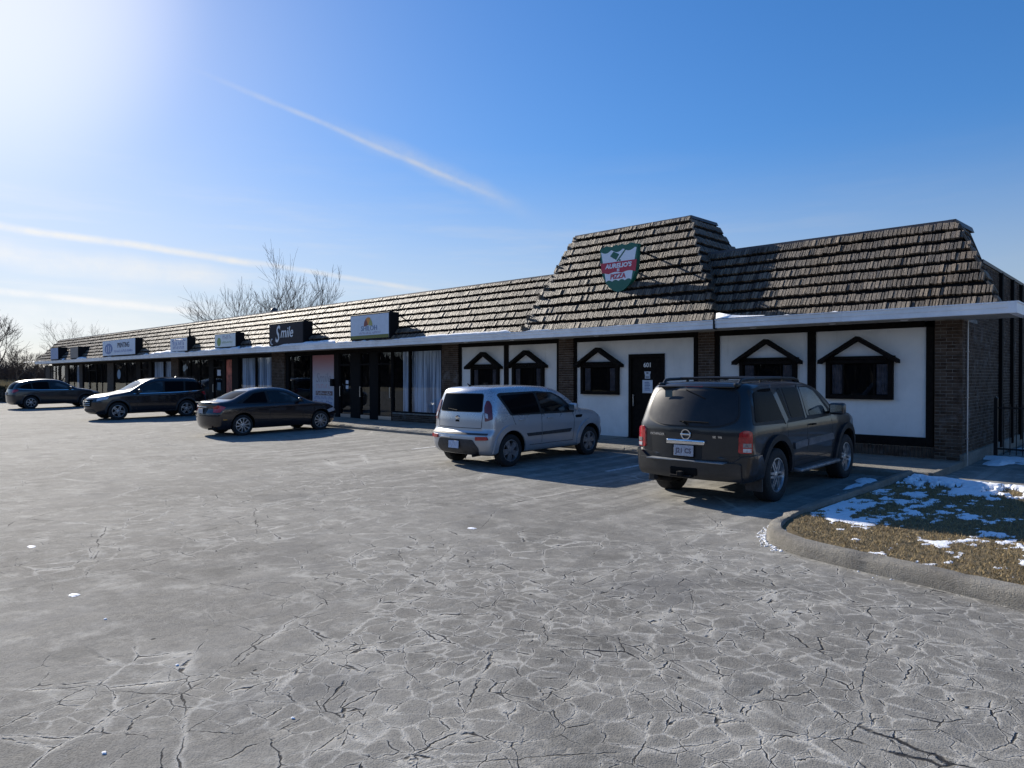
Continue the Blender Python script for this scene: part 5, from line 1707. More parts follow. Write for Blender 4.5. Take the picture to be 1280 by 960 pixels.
for sg in (-1, 1):
    qw = rounded([(-.66, 1.17), (-.55, 1.58), (-.30, 1.62), (.02, 1.625), (.30, 1.17)], .05)
    c1.side('window_seal', rounded([(-.72, 1.13), (-.60, 1.62), (-.3, 1.655), (.02, 1.665), (1.35, 1.66), (1.66, 1.59), (2.15, 1.25), (2.18, 1.13), (.35, 1.11)], .05), sg, .004, M_SEAL)
    c1.side('side_window', qw, sg, .009, M_CGL)
    c1.side('side_window', rounded([(.42, 1.17), (.20, 1.57), (.26, 1.615), (.34, 1.615), (.50, 1.17)], .03), sg, .009, M_CGL)
    c1.side('side_window', rounded([(.55, 1.18), (.42, 1.615), (.93, 1.615), (1.02, 1.18)], .04), sg, .009, M_CGL)
    c1.side('side_window', rounded([(1.15, 1.18), (1.07, 1.615), (1.38, 1.61), (1.60, 1.55), (2.02, 1.24), (2.02, 1.18)], .04), sg, .009, M_CGB)
    c1.line('pillar_trim', [(1.09, 1.15), (1.02, 1.65)], sg, .06, .010, P_GREY)
    c1.line('pillar_trim', [(.36, 1.13), (.08, 1.66)], sg, .13, .011, P_GREY)
    # door gaps
    for nm, pts in (('door_gap', [(1.12, 1.15), (1.12, .55)]), ('door_gap', [(.36, 1.15), (.38, .90)]), ('door_gap', [(2.12, 1.15), (2.20, .95), (2.20, .60)]), ('door_gap', [(.52, .52), (2.12, .52)])):
        c1.line(nm, pts, sg, .012, .0015, M_SEAL)
    # flared arches with lips
    for xa in (0, 2.85):
        a0, a1 = (-12, 196) if xa == 0 else (-10, 190)
        o = arc(xa, .405, .565, a0, a1, 22); i_ = arc(xa, .405, .475, a0, a1, 22)[::-1]
        o = [(p[0], max(p[1], .30)) for p in o]; i_ = [(p[0], max(p[1], .30)) for p in i_]
        c1.side('arch_flare', o + i_, sg, .045, mat('flare_grey', (0.020, 0.021, 0.024), .6, 0, .0, spec=.3, var=.4), None, res=.1, rimz=.05)
    c1.side('door_moulding', rounded([(.62, .70), (.60, .80), (1.09, .82), (1.09, .72)], .01), sg, .022, mat('moulding_grey', (0.10, 0.10, 0.11), .45, 0, .3, var=.3), rimz=.02)
    c1.side('door_moulding', rounded([(1.13, .72), (1.13, .82), (2.17, .84), (2.24, .74)], .01), sg, .022, mat('moulding_grey'), rimz=.02)
    c1.handle(1.30, 1.04, sg, M_BLACK)
    # running board
    m = MB(); y0, y1 = sorted((sg * .80, sg * 1.03)); m.rbox(.60, 2.25, y0, y1, .36, .42, .028, seg=3)
    rb = m.build('running_board', mat('scuffed_alloy', (.22, .22, .23), .45, .6, var=.4), c1.root, 40)
    m = MB(); m.rbox(.70, 2.15, min(sg * .85, sg * .99), max(sg * .85, sg * .99), .419, .428, .003, seg=1); m.build('tread', M_PLAS, rb)
    m = MB()
    for xx_ in (.8, 1.4, 2.0): m.tube([(xx_, sg * .7, .40), (xx_, sg * .92, .38)], .02, 6)
    m.build('step_bracket', M_BLACK, rb)
    # mud flap behind the rear wheel
    m = MB(); m.rbox(-.50, -.475, min(sg * .66, sg * .91), max(sg * .66, sg * .91), .20, .52, .008); m.build('mud_flap', M_PLAS, c1.root)
    c1.mirror(2.02, 1.20, sg, (.15, .24, .19), P_GREY)
    # tail lamps: side part and tail part
    lamp = [(-1.1, .86), (-1.1, 1.25), (-.86, 1.27), (-.83, 1.18), (-.84, .86)]
    L_ = c1.panel('tail_lamp', rounded([(-.095 if sg > 0 else -.09, .76), (-.10 if sg > 0 else -.075, 1.03), (.00, 1.075), (.075 if sg > 0 else .10, 1.05), (.09 if sg > 0 else .095, .76)], .03), PI - sg * rad(38), .022, M_RED, None, origin=(-.78, sg * .78, 0), res=.05, rimz=.03)
    c1.panel('reversing_lens', [(-.08, .775), (-.08, .825), (.03, .825), (.03, .775)] if sg > 0 else [(-.03, .775), (-.03, .825), (.08, .825), (.08, .775)], PI - sg * rad(38), .028, M_CLR, None, origin=(-.78, sg * .78, 0), res=.05)
    c1.panel('indicator_lens', [(-.08, .84), (-.08, .895), (.03, .895), (.03, .84)] if sg > 0 else [(-.03, .84), (-.03, .895), (.08, .895), (.08, .84)], PI - sg * rad(38), .027, mat('smoked_clear', (.25, .22, .22), .2, .2, .6, var=.5, vscale=30), None, origin=(-.78, sg * .78, 0), res=.05)
    # roof rail
    m = MB(); yy_ = sg * .60
    m.tube([(-.60, yy_, 1.66), (-.50, yy_, 1.745), (-.38, yy_, 1.757), (.6, yy_, 1.765), (1.35, yy_, 1.75), (1.5, yy_, 1.72), (1.58, yy_, 1.63)], [.025, .026, .024, .022, .024, .026, .025], 8)
    for xx_ in (.15, .95): m.tube([(xx_, yy_, 1.65), (xx_, yy_, 1.76)], .025, 8)
    m.rbox(-.66, -.44, yy_ - .035, yy_ + .035, 1.65, 1.71, .02)
    m.build('roof_rail', mat('black_rail', (.015, .015, .017), .35, .3), c1.root, 40)
for xx_ in (-.05, .85):
    m = MB(); m.tube([(xx_, -.62, 1.77), (xx_, 0, 1.775), (xx_, .62, 1.77)], .017, 8); m.build('cross_bar', mat('black_rail'), c1.root, 40)
c1.back('rear_window_seal', rounded([(-.74, 1.18), (-.68, 1.54), (-.61, 1.625), (.61, 1.625), (.68, 1.54), (.74, 1.18), (.45, 1.085), (-.45, 1.085)], .12, 5), .004, M_SEAL)
gl = c1.back('rear_window', rounded([(-.715, 1.20), (-.66, 1.53), (-.59, 1.60), (.59, 1.60), (.66, 1.53), (.715, 1.20), (.44, 1.11), (-.44, 1.11)], .12, 5), .010, M_CGD)
m = MB(); xs_ = c1.tail(0, 1.64); m.rbox(xs_ + .01, xs_ + .22, -.60, .60, 1.640, 1.672, .014, seg=3); m.build('spoiler', P_GREY, c1.root, 40)
m = MB(); m.rbox(xs_ + .004, xs_ + .02, -.14, .14, 1.65, 1.664, .004); m.build('high_brake_lamp', M_REDD, c1.root)
m = MB(); xw = c1.tail(0, 1.20) - .03; m.tube([(c1.tail(0, 1.14) - .035, -.02, 1.13), (c1.tail(0, 1.15) - .045, .03, 1.16), (c1.tail(0, 1.16) - .035, .10, 1.17), (c1.tail(0, 1.16) - .035, -.35, 1.165)], [.018, .012, .010, .008], 6); m.build('rear_wiper', M_BLACK, c1.root)
# decals and scraped marks hanging at the head of the rear glass
m = MB(); xg = c1.tail(.28, 1.55) - .02; m.box(xg - .004, xg, .32, .44, 1.50, 1.60); m.build('window_sticker', mat('teal_sticker', (.05, .09, .10), .5), c1.root)
m = MB(); m.tube([(c1.tail(.1, 1.61) - .02, .10, 1.61), (c1.tail(-.25, 1.49) - .02, -.22, 1.49)], .008, 6); m.build('antenna_wire', M_BLACK, c1.root)
for yy_ in (-.55,): pass
# tailgate seams, garnish, badge
for pts in ([(-.74, .64), (-.77, 1.08)], [(.74, .64), (.77, 1.08)], [(-.74, .64), (.74, .64)]): c1.line('tailgate_gap', pts, 1, .012, .0015, M_SEAL, 'back')
m = MB(); xg = c1.tail(0, .88)
m.rbox(xg - .045, xg + .03, -.30, .30, .845, .915, .02, seg=3); ch = m.build('chrome_garnish', M_CHRM, c1.root, 40)
m = MB(); Mx = Matrix.Translation((c1.tail(0, .99) - .02, 0, .985)) @ Matrix.Rotation(PI / 2, 4, 'Z')
m.lathe([(.055, -.008), (.062, .004), (.075, .004), (.080, -.008)], 28, Mx); m.rbox(c1.tail(0, .985) - .03, c1.tail(0, .985) - .01, -.082, .082, .973, .997, .004)
m.build('round_badge', M_CHRM, c1.root, 40)
TB = Matrix(((0, 0, -1, 0), (-1, 0, 0, 0), (0, 1, 0, 0), (0, 0, 0, 1)))
text_obj('badge_lettering', 'PATHFINDER', .05, Matrix.Translation((c1.tail(.5, .96) - .02, .49, .965)) @ Matrix.Rotation(-.16, 4, 'Z') @ TB, M_CHRM, c1.root, .003, sx=.9, bold=.001)
text_obj('badge_lettering', 'SE  V6', .042, Matrix.Translation((c1.tail(-.5, .96) - .02, -.46, .965)) @ Matrix.Rotation(.16, 4, 'Z') @ TB, M_CHRM, c1.root, .003, sx=1.2, bold=.001)
c1.back('plate_recess', rounded([(-.24, .65), (-.24, .845), (.24, .845), (.24, .65)], .02), .003, M_SEAL)
c1.plate('back', 0.03, .755, .31, .155, 'J21 CS', 0.03, (.42, .44, .50), (.10, .08, .12))
# bumper: a wrapped beam
def bumper(c, x, w, z0, z1, depth, curve, material, wrap=.45, name='bumper', zstep=None):
    m = MB(); n = 28; vs = []; fs = []
    prof = [(0.03, z0), (-.0, z0 + .03), (-.015, (z0 + z1) / 2), (-.005, z1 - .05), (.025, z1 - .012), (.07, z1), (depth, z1), (depth, z0)]
    for i in range(n + 1):
        t = i / n * 2 - 1
        s_ = math.copysign(abs(t) ** .9, t)
        if abs(t) < .72: X = x + curve * (t / .72) ** 2; Y = w * t / .72 * .86; nx, ny = -1, 0.0
        else:
            q_ = (abs(t) - .72) / .28; a = q_ * PI / 2
            X = x + curve + .14 * math.sin(a) * 0 + (1 - math.cos(min(a * 1.2, PI / 2))) * .12 + max(0, q_ - .45) * wrap; Y = math.copysign(w * .86 + w * .14 * math.sin(min(a * 1.25, PI / 2)), t)
        ax = max(0.0, (abs(t) - .72) / .28)
        inx, iny = math.cos(ax * PI / 2), -math.copysign(math.sin(ax * PI / 2), t)
        for (d, z) in prof: vs.append((X + d * inx * (1 if ax < .99 else 1), Y + d * iny, z))
    q = len(prof)
    for i in range(n):
        for j in range(q): fs.append((i * q + j, i * q + (j + 1) % q, (i + 1) * q + (j + 1) % q, (i + 1) * q + j))
    fs += [tuple(range(q)), tuple(range(n * q, n * q + q))[::-1]]
    m.add(vs, fs); return m.build(name, material, c.root, 50)


c1.back('rear_bumper', rounded([(-.80, .37), (-.80, .62), (.80, .62), (.80, .37)], .03), .10, P_GREY, None, res=.06, rimz=.05)
m = MB(); m.rbox(-1.055, -.90, -.60, .60, .612, .628, .006); st_ = m.build('step_pad', mat('pale_scuffed_pad', (.26, .27, .28), .5, .2, var=.3), c1.root)
m = MB(); m.rbox(-1.075, -1.0, -.22, .20, .42, .53, .02); m.build('bumper_recess', M_BLACK, c1.root)
m = MB(); m.rbox(-1.16, -.9, -.035, .045, .41, .48, .01); m.rbox(-1.13, -1.0, -.16, .17, .395, .425, .01); m.build('tow_hitch', mat('brake_iron'), c1.root)
for sg in (-1, 1):
    P = [(-.30, .37), (-.30, .60), (-.16, .625), (-.05, .71), (.24, .735), (.30, .60), (.30, .33)]
    c1.panel('bumper_corner', rounded(P if sg < 0 else [(-p[0], p[1]) for p in P], .03), PI - sg * rad(40), .055, P_GREY, None, origin=(-.74, sg * .74, 0), res=.04, rimz=.05)
    c1.side('bumper_side', rounded([(-.90, .32), (-.92, .70), (-.60, .735), (-.52, .62), (-.47, .32)], .03), sg, .046, P_GREY, None, res=.05, rimz=.05)
m = MB(); m.tube([(-.95, .50, .33), (-.5, .50, .31), (0.3, .4, .35)], .035, 10); m.rbox(-.85, -.5, .30, .62, .26, .36, .04, seg=2); m.build('exhaust', mat('brake_iron'), c1.root, 40)
m = MB(); m.tube([(0, -.7, .385), (0, .7, .385)], .045, 8); m.rbox(-.14, .14, -.14, .14, .25, .50, .07, seg=3); m.tube([(2.85, -.7, .385), (2.85, .7, .385)], .04, 8); m.rbox(-.6, 3.2, -.5, .5, .34, .40, .02); m.build('axles', mat('brake_iron'), c1.root, 40)
c1.side('wheel_shadow_gap', [(-.2, .5), (.2, .5), (.2, .55)], 1, -.01, M_BLACK) if False else None
c1.front('windscreen', rounded([(-.72, 1.24), (-.62, 1.66), (.62, 1.66), (.72, 1.24)], .05), .008, M_CGL)
c1.front('grille', rounded([(-.42, .72), (-.36, 1.0), (.36, 1.0), (.42, .72)], .03), .01, M_CHRM)
for sg in (-1, 1): c1.front('headlamp', rounded([(sg * .50, .80), (sg * .48, 1.0), (sg * .84, 1.0), (sg * .86, .82)], .03), .012, M_CLR)
c1.wheels(.385, .26, .245, (6, 'twin'), M_ALLOY, .925)
c1.place()

# -- silver boxy hatchback -----------------------------------------------------------
S2 = dict(L=4.12, W=1.79, H=1.58, rear=.76, zb=.24, wb=2.55, wr=.325, arch=.385, r=.12, bulge_r=.14, bulge_f=.30, crown=.03,
          top=[(-.8, 1.50), (-.6, 1.55), (-.2, 1.575), (.5, 1.585), (1.2, 1.565), (1.55, 1.505), (1.85, 1.37), (2.25, 1.12), (2.45, 1.055), (2.8, 1.02), (3.15, .93), (3.36, .80)],
          rearp=[(.2, -.60), (.35, -.70), (.5, -.745), (.66, -.74), (.74, -.67), (.95, -.655), (1.15, -.62), (1.45, -.54), (1.6, -.49)],
          frontp=[(.2, 3.2), (.4, 3.33), (.65, 3.36), (.85, 3.3), (1.1, 3.1), (1.6, 3.0)],
          hw=[(.2, .80), (.32, .86), (.6, .885), (.80, .885), (.98, .875), (1.08, .86), (1.45, .745), (1.6, .67)],
          plan=[(-.8, .975), (-.3, 1.0), (2.4, 1.0), (3.0, .98), (3.4, .90)])
c2 = Car('parked_car', 'silver boxy hatchback with tall curved tail lamps parked facing the white timbered bays', S2, (-10.45, 10.05, .025), PI / 2, P_SILV)
for sg in (-1, 1):
    c2.side('window_seal', rounded([(-.02, 1.02), (-.30, 1.44), (-.22, 1.475), (.9, 1.485), (1.35, 1.45), (1.62, 1.34), (1.98, 1.06), (1.98, 1.0)], .05), sg, .004, M_SEAL)
    c2.side('side_window', rounded([(.03, 1.05), (-.22, 1.42), (.78, 1.45), (.86, 1.05)], .05), sg, .009, M_CGL)
    c2.side('side_window', rounded([(.93, 1.05), (.86, 1.45), (1.30, 1.43), (1.52, 1.34), (1.82, 1.10), (1.82, 1.05)], .04), sg, .009, M_CGB)
    for pts in ([(.90, 1.02), (.90, .42)], [(1.93, 1.0), (1.98, .85), (1.93, .42)], [(.02, 1.02), (.10, .85), (.32, .62), (.42, .42)], [(.42, .40), (1.93, .40)], [(-.30, 1.50), (-.42, 1.52)]):
        c2.line('door_gap', pts, sg, .010, .0015, M_SEAL)
    c2.side('side_moulding', rounded([(.42, .58), (.44, .645), (.885, .645), (.885, .58)], .01), sg, .014, M_PLAS)
    c2.side('side_moulding', rounded([(.915, .58), (.915, .645), (1.88, .66), (1.82, .585)], .01), sg, .014, M_PLAS)
    c2.handle(.28, .93, sg, P_SILV); c2.handle(1.14, .93, sg, P_SILV)
    c2.side('fender_vent', rounded([(2.02, .88), (2.04, .94), (2.26, .94), (2.22, .88)], .015), sg, .010, M_BLACK)
    for xa in (0, 2.55):
        o = arc(xa, .345, .50, -5, 185, 22); i_ = arc(xa, .345, .387, -5, 185, 22)[::-1]
        c2.side('arch_flare', o + i_, sg, .026, P_SILV, None, res=.1, rimz=.03)
    c2.mirror(1.80, 1.08, sg, (.12, .20, .15), P_SILV, .04)
    P = rounded([(-.085, .92), (-.09, 1.20), (-.045, 1.33), (.015, 1.33), (.06, 1.24), (.075, .97)], .03) if sg < 0 else rounded([(.085, .92), (.09, 1.20), (.045, 1.33), (-.015, 1.33), (-.06, 1.24), (-.075, .97)], .03)
    c2.panel('tail_lamp', P, PI - sg * rad(48), .018, M_REDD, None, origin=(-.50, sg * .74, 0), res=.05)
    P = [(-.070, 1.00), (-.072, 1.09), (-.025, 1.07), (-.02, .985)]
    c2.panel('clear_lens', P if sg < 0 else [(-p[0], p[1]) for p in P], PI - sg * rad(48), .022, M_CLR, None, origin=(-.50, sg * .74, 0), res=.05)
    c2.back('rear_reflector', rounded([(sg * .56, .56), (sg * .56, .63), (sg * .80, .64), (sg * .82, .57)], .015), .03, M_RED)
c2.back('window_seal', rounded([(-.62, 1.10), (-.57, 1.47), (.57, 1.47), (.62, 1.10)], .06), .004, M_SEAL)
c2.back('rear_window', rounded([(-.60, 1.12), (-.555, 1.455), (.555, 1.455), (.60, 1.12)], .05), .009, M_CGL)
for pts in ([(-.62, .80), (-.64, 1.09)], [(.62, .80), (.64, 1.09)], [(-.62, .79), (.62, .79)]): c2.line('tailgate_gap', pts, 1, .012, .0015, M_SEAL, 'back')
c2.back('bumper_strip', rounded([(-.80, .665), (-.80, .70), (.80, .70), (.80, .665)], .01), .012, M_PLAS)
c2.back('bumper_insert', rounded([(-.55, .27), (-.60, .40), (-.48, .57), (.48, .57), (.60, .40), (.55, .27)], .04), .014, M_PLAS, None, rimz=.02)
m = MB(); xg = c2.tail(0, .60); m.rbox(xg - .02, xg + .03, .12, .44, .585, .61, .006); m.build('plate_lamp_trim', M_CHRM, c2.root)
c2.plate('back', 0.0, .46, .30, .15, None, 0.05, (.45, .52, .66), (.1, .15, .4), .03)
m = MB(); Mx = Matrix.Translation((c2.tail(0, .99) - .008, 0, .99)) @ Matrix.Rotation(PI / 2, 4, 'Z'); m.lathe([(0, .012), (.045, .01), (.055, -.004)], 24, Mx @ Matrix.Diagonal((1.2, 1, .75, 1))); m.build('oval_badge', M_CHRM, c2.root, 40)
c2.back('tailgate_recess', rounded([(-.06, .905), (-.05, .945), (.05, .945), (.06, .905)], .01), .003, M_BLACK)
m = MB(); m.tube([(c2.tail(0, 1.12) - .03, 0, 1.13), (c2.tail(.3, 1.15) - .03, .30, 1.16)], [.014, .007], 6); m.build('rear_wiper', M_BLACK, c2.root)
m = MB(); m.tube([(-.72, -.50, .26), (-.5, -.50, .27)], .028, 10); m.build('exhaust', mat('brake_iron'), c2.root, 40)
m = MB(); m.tube([(-.74, -.34, .25), (-.74, -.32, .20), (-.72, -.30, .25)], .008, 6); m.build('tow_hook', mat('brake_iron'), c2.root, 40)
m = MB(); m.tube([(0, -.7, .30), (0, .7, .30)], .035, 8); m.build('axles', mat('brake_iron'), c2.root)
m = MB(); m.rbox(.1, .2, -.02, .02, 1.63, 1.66, .01); m.tube([(-.30, 0, 1.61), (-.38, 0, 1.66)], [.02, .006], 6); m.build('antenna', M_BLACK, c2.root)
c2.front('windscreen', rounded([(-.66, 1.12), (-.56, 1.48), (.56, 1.48), (.66, 1.12)], .05), .008, M_CGL)
for sg in (-1, 1): c2.panel('headlamp', rounded([(-.14, .70), (-.14, .84), (.16, .90), (.16, .72)], .04), sg * rad(40), .012, M_CLR, None, origin=(3.1, sg * .75, 0), res=.05)
c2.wheels(.325, .205, .215, (5, 'fat'), M_ALLOYD)
c2.place()

# -- dark maroon sedan -----------------------------------------------------------------
S3 = dict(L=4.55, W=1.76, H=1.42, rear=.95, zb=.20, wb=2.67, wr=.32, arch=.37, r=.10, bulge_r=.22, bulge_f=.34, crown=.03,
          top=[(-.97, .99), (-.85, 1.03), (-.55, 1.06), (-.35, 1.10), (.0, 1.24), (.35, 1.37), (.75, 1.43), (1.2, 1.435), (1.55, 1.39), (1.95, 1.22), (2.35, 1.02), (2.6, .95), (3.1, .87), (3.45, .77), (3.6, .66)],
          rearp=[(.2, -.80), (.33, -.90), (.6, -.95), (.70, -.94), (.85, -.88), (.98, -.90), (1.04, -.86), (1.4, -.8)],
          frontp=[(.2, 3.40), (.35, 3.54), (.55, 3.60), (.7, 3.55), (.9, 3.4), (1.4, 3.3)],
          hw=[(.2, .78), (.32, .845), (.6, .87), (.80, .872), (.92, .85), (.98, .80), (1.3, .63), (1.44, .52)],
          plan=[(-1.0, .94), (-.5, .985), (0, 1.0), (2.4, 1.0), (3.1, .97), (3.6, .86)])
c3 = Car('parked_car', 'dark maroon four-door sedan parked in front of the black script sign shop', S3, (-21.5, 9.80, .025), PI / 2, P_MARN)
for sg in (-1, 1):
    c3.side('window_seal', rounded([(-.20, 1.0), (.0, 1.10), (.42, 1.30), (.80, 1.36), (1.25, 1.355), (1.55, 1.29), (2.08, 1.0), (2.08, .96), (0.4, .95)], .04), sg, .004, M_SEAL)
    c3.side('side_window', rounded([(.0, 1.0), (.42, 1.27), (.80, 1.33), (.82, .98)], .04), sg, .008, M_CGL)
    c3.side('side_window', rounded([(.90, .98), (.88, 1.33), (1.22, 1.325), (1.5, 1.26), (1.9, 1.03), (1.9, .98)], .04), sg, .008, M_CGB)
    for pts in ([(.86, .96), (.86, .35)], [(1.98, .97), (2.02, .7), (1.98, .35)], [(.0, .97), (.25, .70), (.42, .45)]): c3.line('door_gap', pts, sg, .010, .0015, M_SEAL)
    c3.handle(.22, .86, sg, P_MARN); c3.handle(1.08, .85, sg, P_MARN)
    c3.mirror(1.86, 1.0, sg, (.12, .20, .13), P_MARN, .03)
    P = rounded([(-.13, .74), (-.15, .90), (.02, .95), (.24, .90), (.20, .84), (.08, .74)], .02)
    c3.panel('tail_lamp', P if sg < 0 else [(-p[0], p[1]) for p in P], PI - sg * rad(52), .016, M_RED, None, origin=(-.72, sg * .70, 0), res=.05)
    c3.side('side_reflector', rounded([(-.62, .50), (-.62, .53), (-.50, .53), (-.50, .50)], .005), sg, .006, M_AMB)
    c3.panel('headlamp', rounded([(-.2, .58), (-.24, .68), (.0, .74), (.2, .76), (.12, .64)], .03), sg * rad(45), .012, M_CLR, None, origin=(3.1, sg * .70, 0), res=.05)
c3.panel('rear_window', rounded([(-.60, 1.115), (-.50, 1.36), (.50, 1.36), (.60, 1.115)], .05), PI, .006, M_CGL)
c3.back('boot_gap', [(-.55, .99), (-.55, .982), (.55, .982), (.55, .99)], .002, M_SEAL)
m = MB(); xg = c3.tail(0, .99); m.rbox(xg + .01, xg + .10, -.48, .48, 1.02, 1.04, .008); m.build('boot_lip', P_MARN, c3.root, 40)
c3.back('plate_recess', rounded([(-.30, .68), (-.34, .88), (.34, .88), (.30, .68)], .03), .004, M_SEAL)
c3.plate('back', 0.0, .77, .30, .15, None, 0.0, (.40, .42, .46))
m = MB(); xg = c3.tail(0, .90); m.rbox(xg - .02, xg + .02, -.33, .33, .888, .905, .005); m.build('chrome_strip', M_CHRM, c3.root)
c3.back('bumper_gap', [(-.78, .655), (-.78, .647), (.78, .647), (.78, .655)], .002, M_SEAL)
c3.front('windscreen', rounded([(-.66, 1.02), (-.52, 1.36), (.52, 1.36), (.66, 1.02)], .05), .008, M_CGL)
m = MB(); m.tube([(0, -.65, .3), (0, .65, .3)], .03, 8); m.tube([(-.9, -.45, .24), (-.5, -.45, .25)], .03, 10); m.rbox(-.8, -.4, -.6, -.3, .20, .28, .03); m.build('underbody', mat('brake_iron'), c3.root, 40)
c3.wheels(.32, .205, .225, (10, 'slim'), M_ALLOY)
c3.place()

# -- dark crossover facing the camera side ---------------------------------------------
def crossover(label, pos, heading, paint, S, rails=True, spokes=(5, 'twin')):
    c = Car('parked_car', label, S, pos, heading, paint, pitch=(0.012 if heading > 0 else -0.012))
    for sg in (-1, 1):
        c.side('window_seal', rounded(S['seal'], .05), sg, .004, M_SEAL)
        for k, w_ in enumerate(S['win']): c.side('side_window', rounded(w_, .04), sg, .009, M_CGL if k < len(S['win']) - 1 else M_CGB)
        c.line('chrome_strip', S['chrome'], sg, .022, .012, M_CHRM)
        for pts in S['gaps']: c.line('door_gap', pts, sg, .010, .0015, M_SEAL)
        for (hx, hz) in S['handles']: c.handle(hx, hz, sg, paint)
        for xa in (0, S['wb']):
            o = arc(xa, S['wr'] + .02, S['arch'] + .075, -8, 188, 20); i_ = arc(xa, S['wr'] + .02, S['arch'] + .002, -8, 188, 20)[::-1]
            c.side('arch_trim', o + i_, sg, .016, M_PLAS, None, res=.12)
        c.side('sill_trim', [(S['arch'] + .05, .27), (S['arch'] + .05, .36), (S['wb'] - S['arch'] - .05, .36), (S['wb'] - S['arch'] - .05, .27)], sg, .014, M_PLAS)
        c.mirror(S['mir'][0], S['mir'][1], sg, (.13, .22, .16), paint, .04)
        c.panel('headlamp', rounded([(-.17, .80), (-.2, .90), (.02, .97), (.26, 1.0), (.2, .88)] if sg > 0 else [(.17, .80), (.2, .90), (-.02, .97), (-.26, 1.0), (-.2, .88)], .02), sg * rad(42), .014, M_CLR, None, origin=(S['L'] - S['rear'] - .45, sg * .76, 0), res=.05)
        c.panel('tail_lamp', rounded([(-.16, .92), (-.17, 1.06), (.0, 1.12), (.22, 1.10), (.15, .98)] if sg < 0 else [(.16, .92), (.17, 1.06), (.0, 1.12), (-.22, 1.10), (-.15, .98)], .02), PI - sg * rad(48), .016, M_RED, None, origin=(-S['rear'] + .25, sg * .76, 0), res=.05)
        if rails:
            m = MB(); yy_ = sg * .60; rt_ = S['H']; m.tube([(-.55, yy_, rt_ - .04), (-.45, yy_, rt_ + .03), (.4, yy_, rt_ + .045), (1.2, yy_, rt_ + .02), (1.32, yy_, rt_ - .05)], .017, 8); m.build('roof_rail', mat('black_rail'), c.root, 40)
    zc_ = S['H'] - .12
    c.front('windscreen', rounded([(-.72, S['cowl'] + .04), (-.60, zc_ + .04), (.60, zc_ + .04), (.72, S['cowl'] + .04)], .05), .008, M_CGB)
    c.back('rear_window', rounded([(-.60, 1.14), (-.52, zc_), (.52, zc_), (.60, 1.14)], .05), .008, M_CGL)
    c.front('grille', rounded([(-.46, .58), (-.52, .88), (.52, .88), (.46, .58)], .04), .012, M_BLACK)
    m = MB(); xf = S['L'] - S['rear']
    for z in (.64, .72, .80):
        xq = c.bvh.ray_cast(Vector((9, .0, z)), Vector((-1, 0, 0)))[0].x; xe = c.bvh.ray_cast(Vector((9, .42, z)), Vector((-1, 0, 0)))[0].x; m.tube([(xe + .012, -.42, z), (xq + .014, -.15, z), (xq + .014, .15, z), (xe + .012, .42, z)], .009, 6)
    m.build('grille_bars', M_CHRM, c.root)
    c.front('lower_intake', rounded([(-.6, .34), (-.55, .47), (.55, .47), (.6, .34)], .03), .012, M_PLAS)
    c.plate('front', 0, .50, .30, .15, None, 0, (.42, .44, .50)) if False else None
    m = MB(); m.tube([(.2, 0, S['H'] + .0), (.1, 0, S['H'] + .09)], [.03, .008], 6); m.build('antenna', paint, c.root)
    c.plate('back', 0.0, .88, .30, .15, None, 0.0, (.40, .42, .46))
    m = MB(); m.tube([(0, -.7, .34), (0, .7, .34)], .035, 8); m.tube([(S['wb'], -.7, .34), (S['wb'], .7, .34)], .035, 8); m.build('axles', mat('brake_iron'), c.root)
    c.wheels(S['wr'], .235, S['wr'] - .125, spokes, M_ALLOY)
    c.place(); return c


S4 = dict(L=4.88, W=1.93, H=1.71, rear=1.08, zb=.25, wb=2.79, wr=.37, arch=.42, r=.12, bulge_r=.20, bulge_f=.36, crown=.03, cowl=1.17,
          top=[(-1.08, 1.50), (-.9, 1.60), (-.6, 1.67), (.0, 1.71), (.9, 1.72), (1.35, 1.68), (1.65, 1.59), (2.1, 1.34), (2.45, 1.18), (2.75, 1.12), (3.3, 1.04), (3.65, .92), (3.8, .80)],
          rearp=[(.25, -.92), (.45, -1.05), (.75, -1.08), (1.05, -1.03), (1.3, -.92), (1.55, -.78), (1.7, -.70)],
          frontp=[(.25, 3.62), (.45, 3.77), (.75, 3.80), (.95, 3.72), (1.2, 3.5), (1.7, 3.3)],
          hw=[(.25, .86), (.4, .935), (.7, .955), (1.0, .945), (1.10, .92), (1.18, .89), (1.55, .76), (1.72, .67)],
          plan=[(-1.1, .93), (-.5, .985), (0, 1.0), (2.5, 1.0), (3.2, .97), (3.8, .88)],
          seal=[(-.80, 1.20), (-.72, 1.48), (-.4, 1.58), (.2, 1.61), (1.0, 1.61), (1.4, 1.56), (1.75, 1.42), (2.25, 1.15), (2.2, 1.10), (.3, 1.12)],
          win=[[(-.72, 1.21), (-.66, 1.45), (-.4, 1.54), (.0, 1.57), (.05, 1.16)], [(.13, 1.16), (.08, 1.575), (.88, 1.58), (.92, 1.14)], [(1.0, 1.14), (.97, 1.58), (1.35, 1.53), (1.68, 1.40), (2.05, 1.19), (2.05, 1.13)]],
          chrome=[(-.85, 1.20), (-.5, 1.15), (.3, 1.11), (1.2, 1.095), (2.2, 1.09)],
          gaps=[[(.96, 1.1), (.96, .42)], [(2.05, 1.1), (2.10, .8), (2.05, .42)], [(.10, 1.12), (.15, .9), (.42, .62), (.5, .42)]],
          handles=[(.32, 1.02), (1.18, 1.0)], mir=(2.0, 1.14))
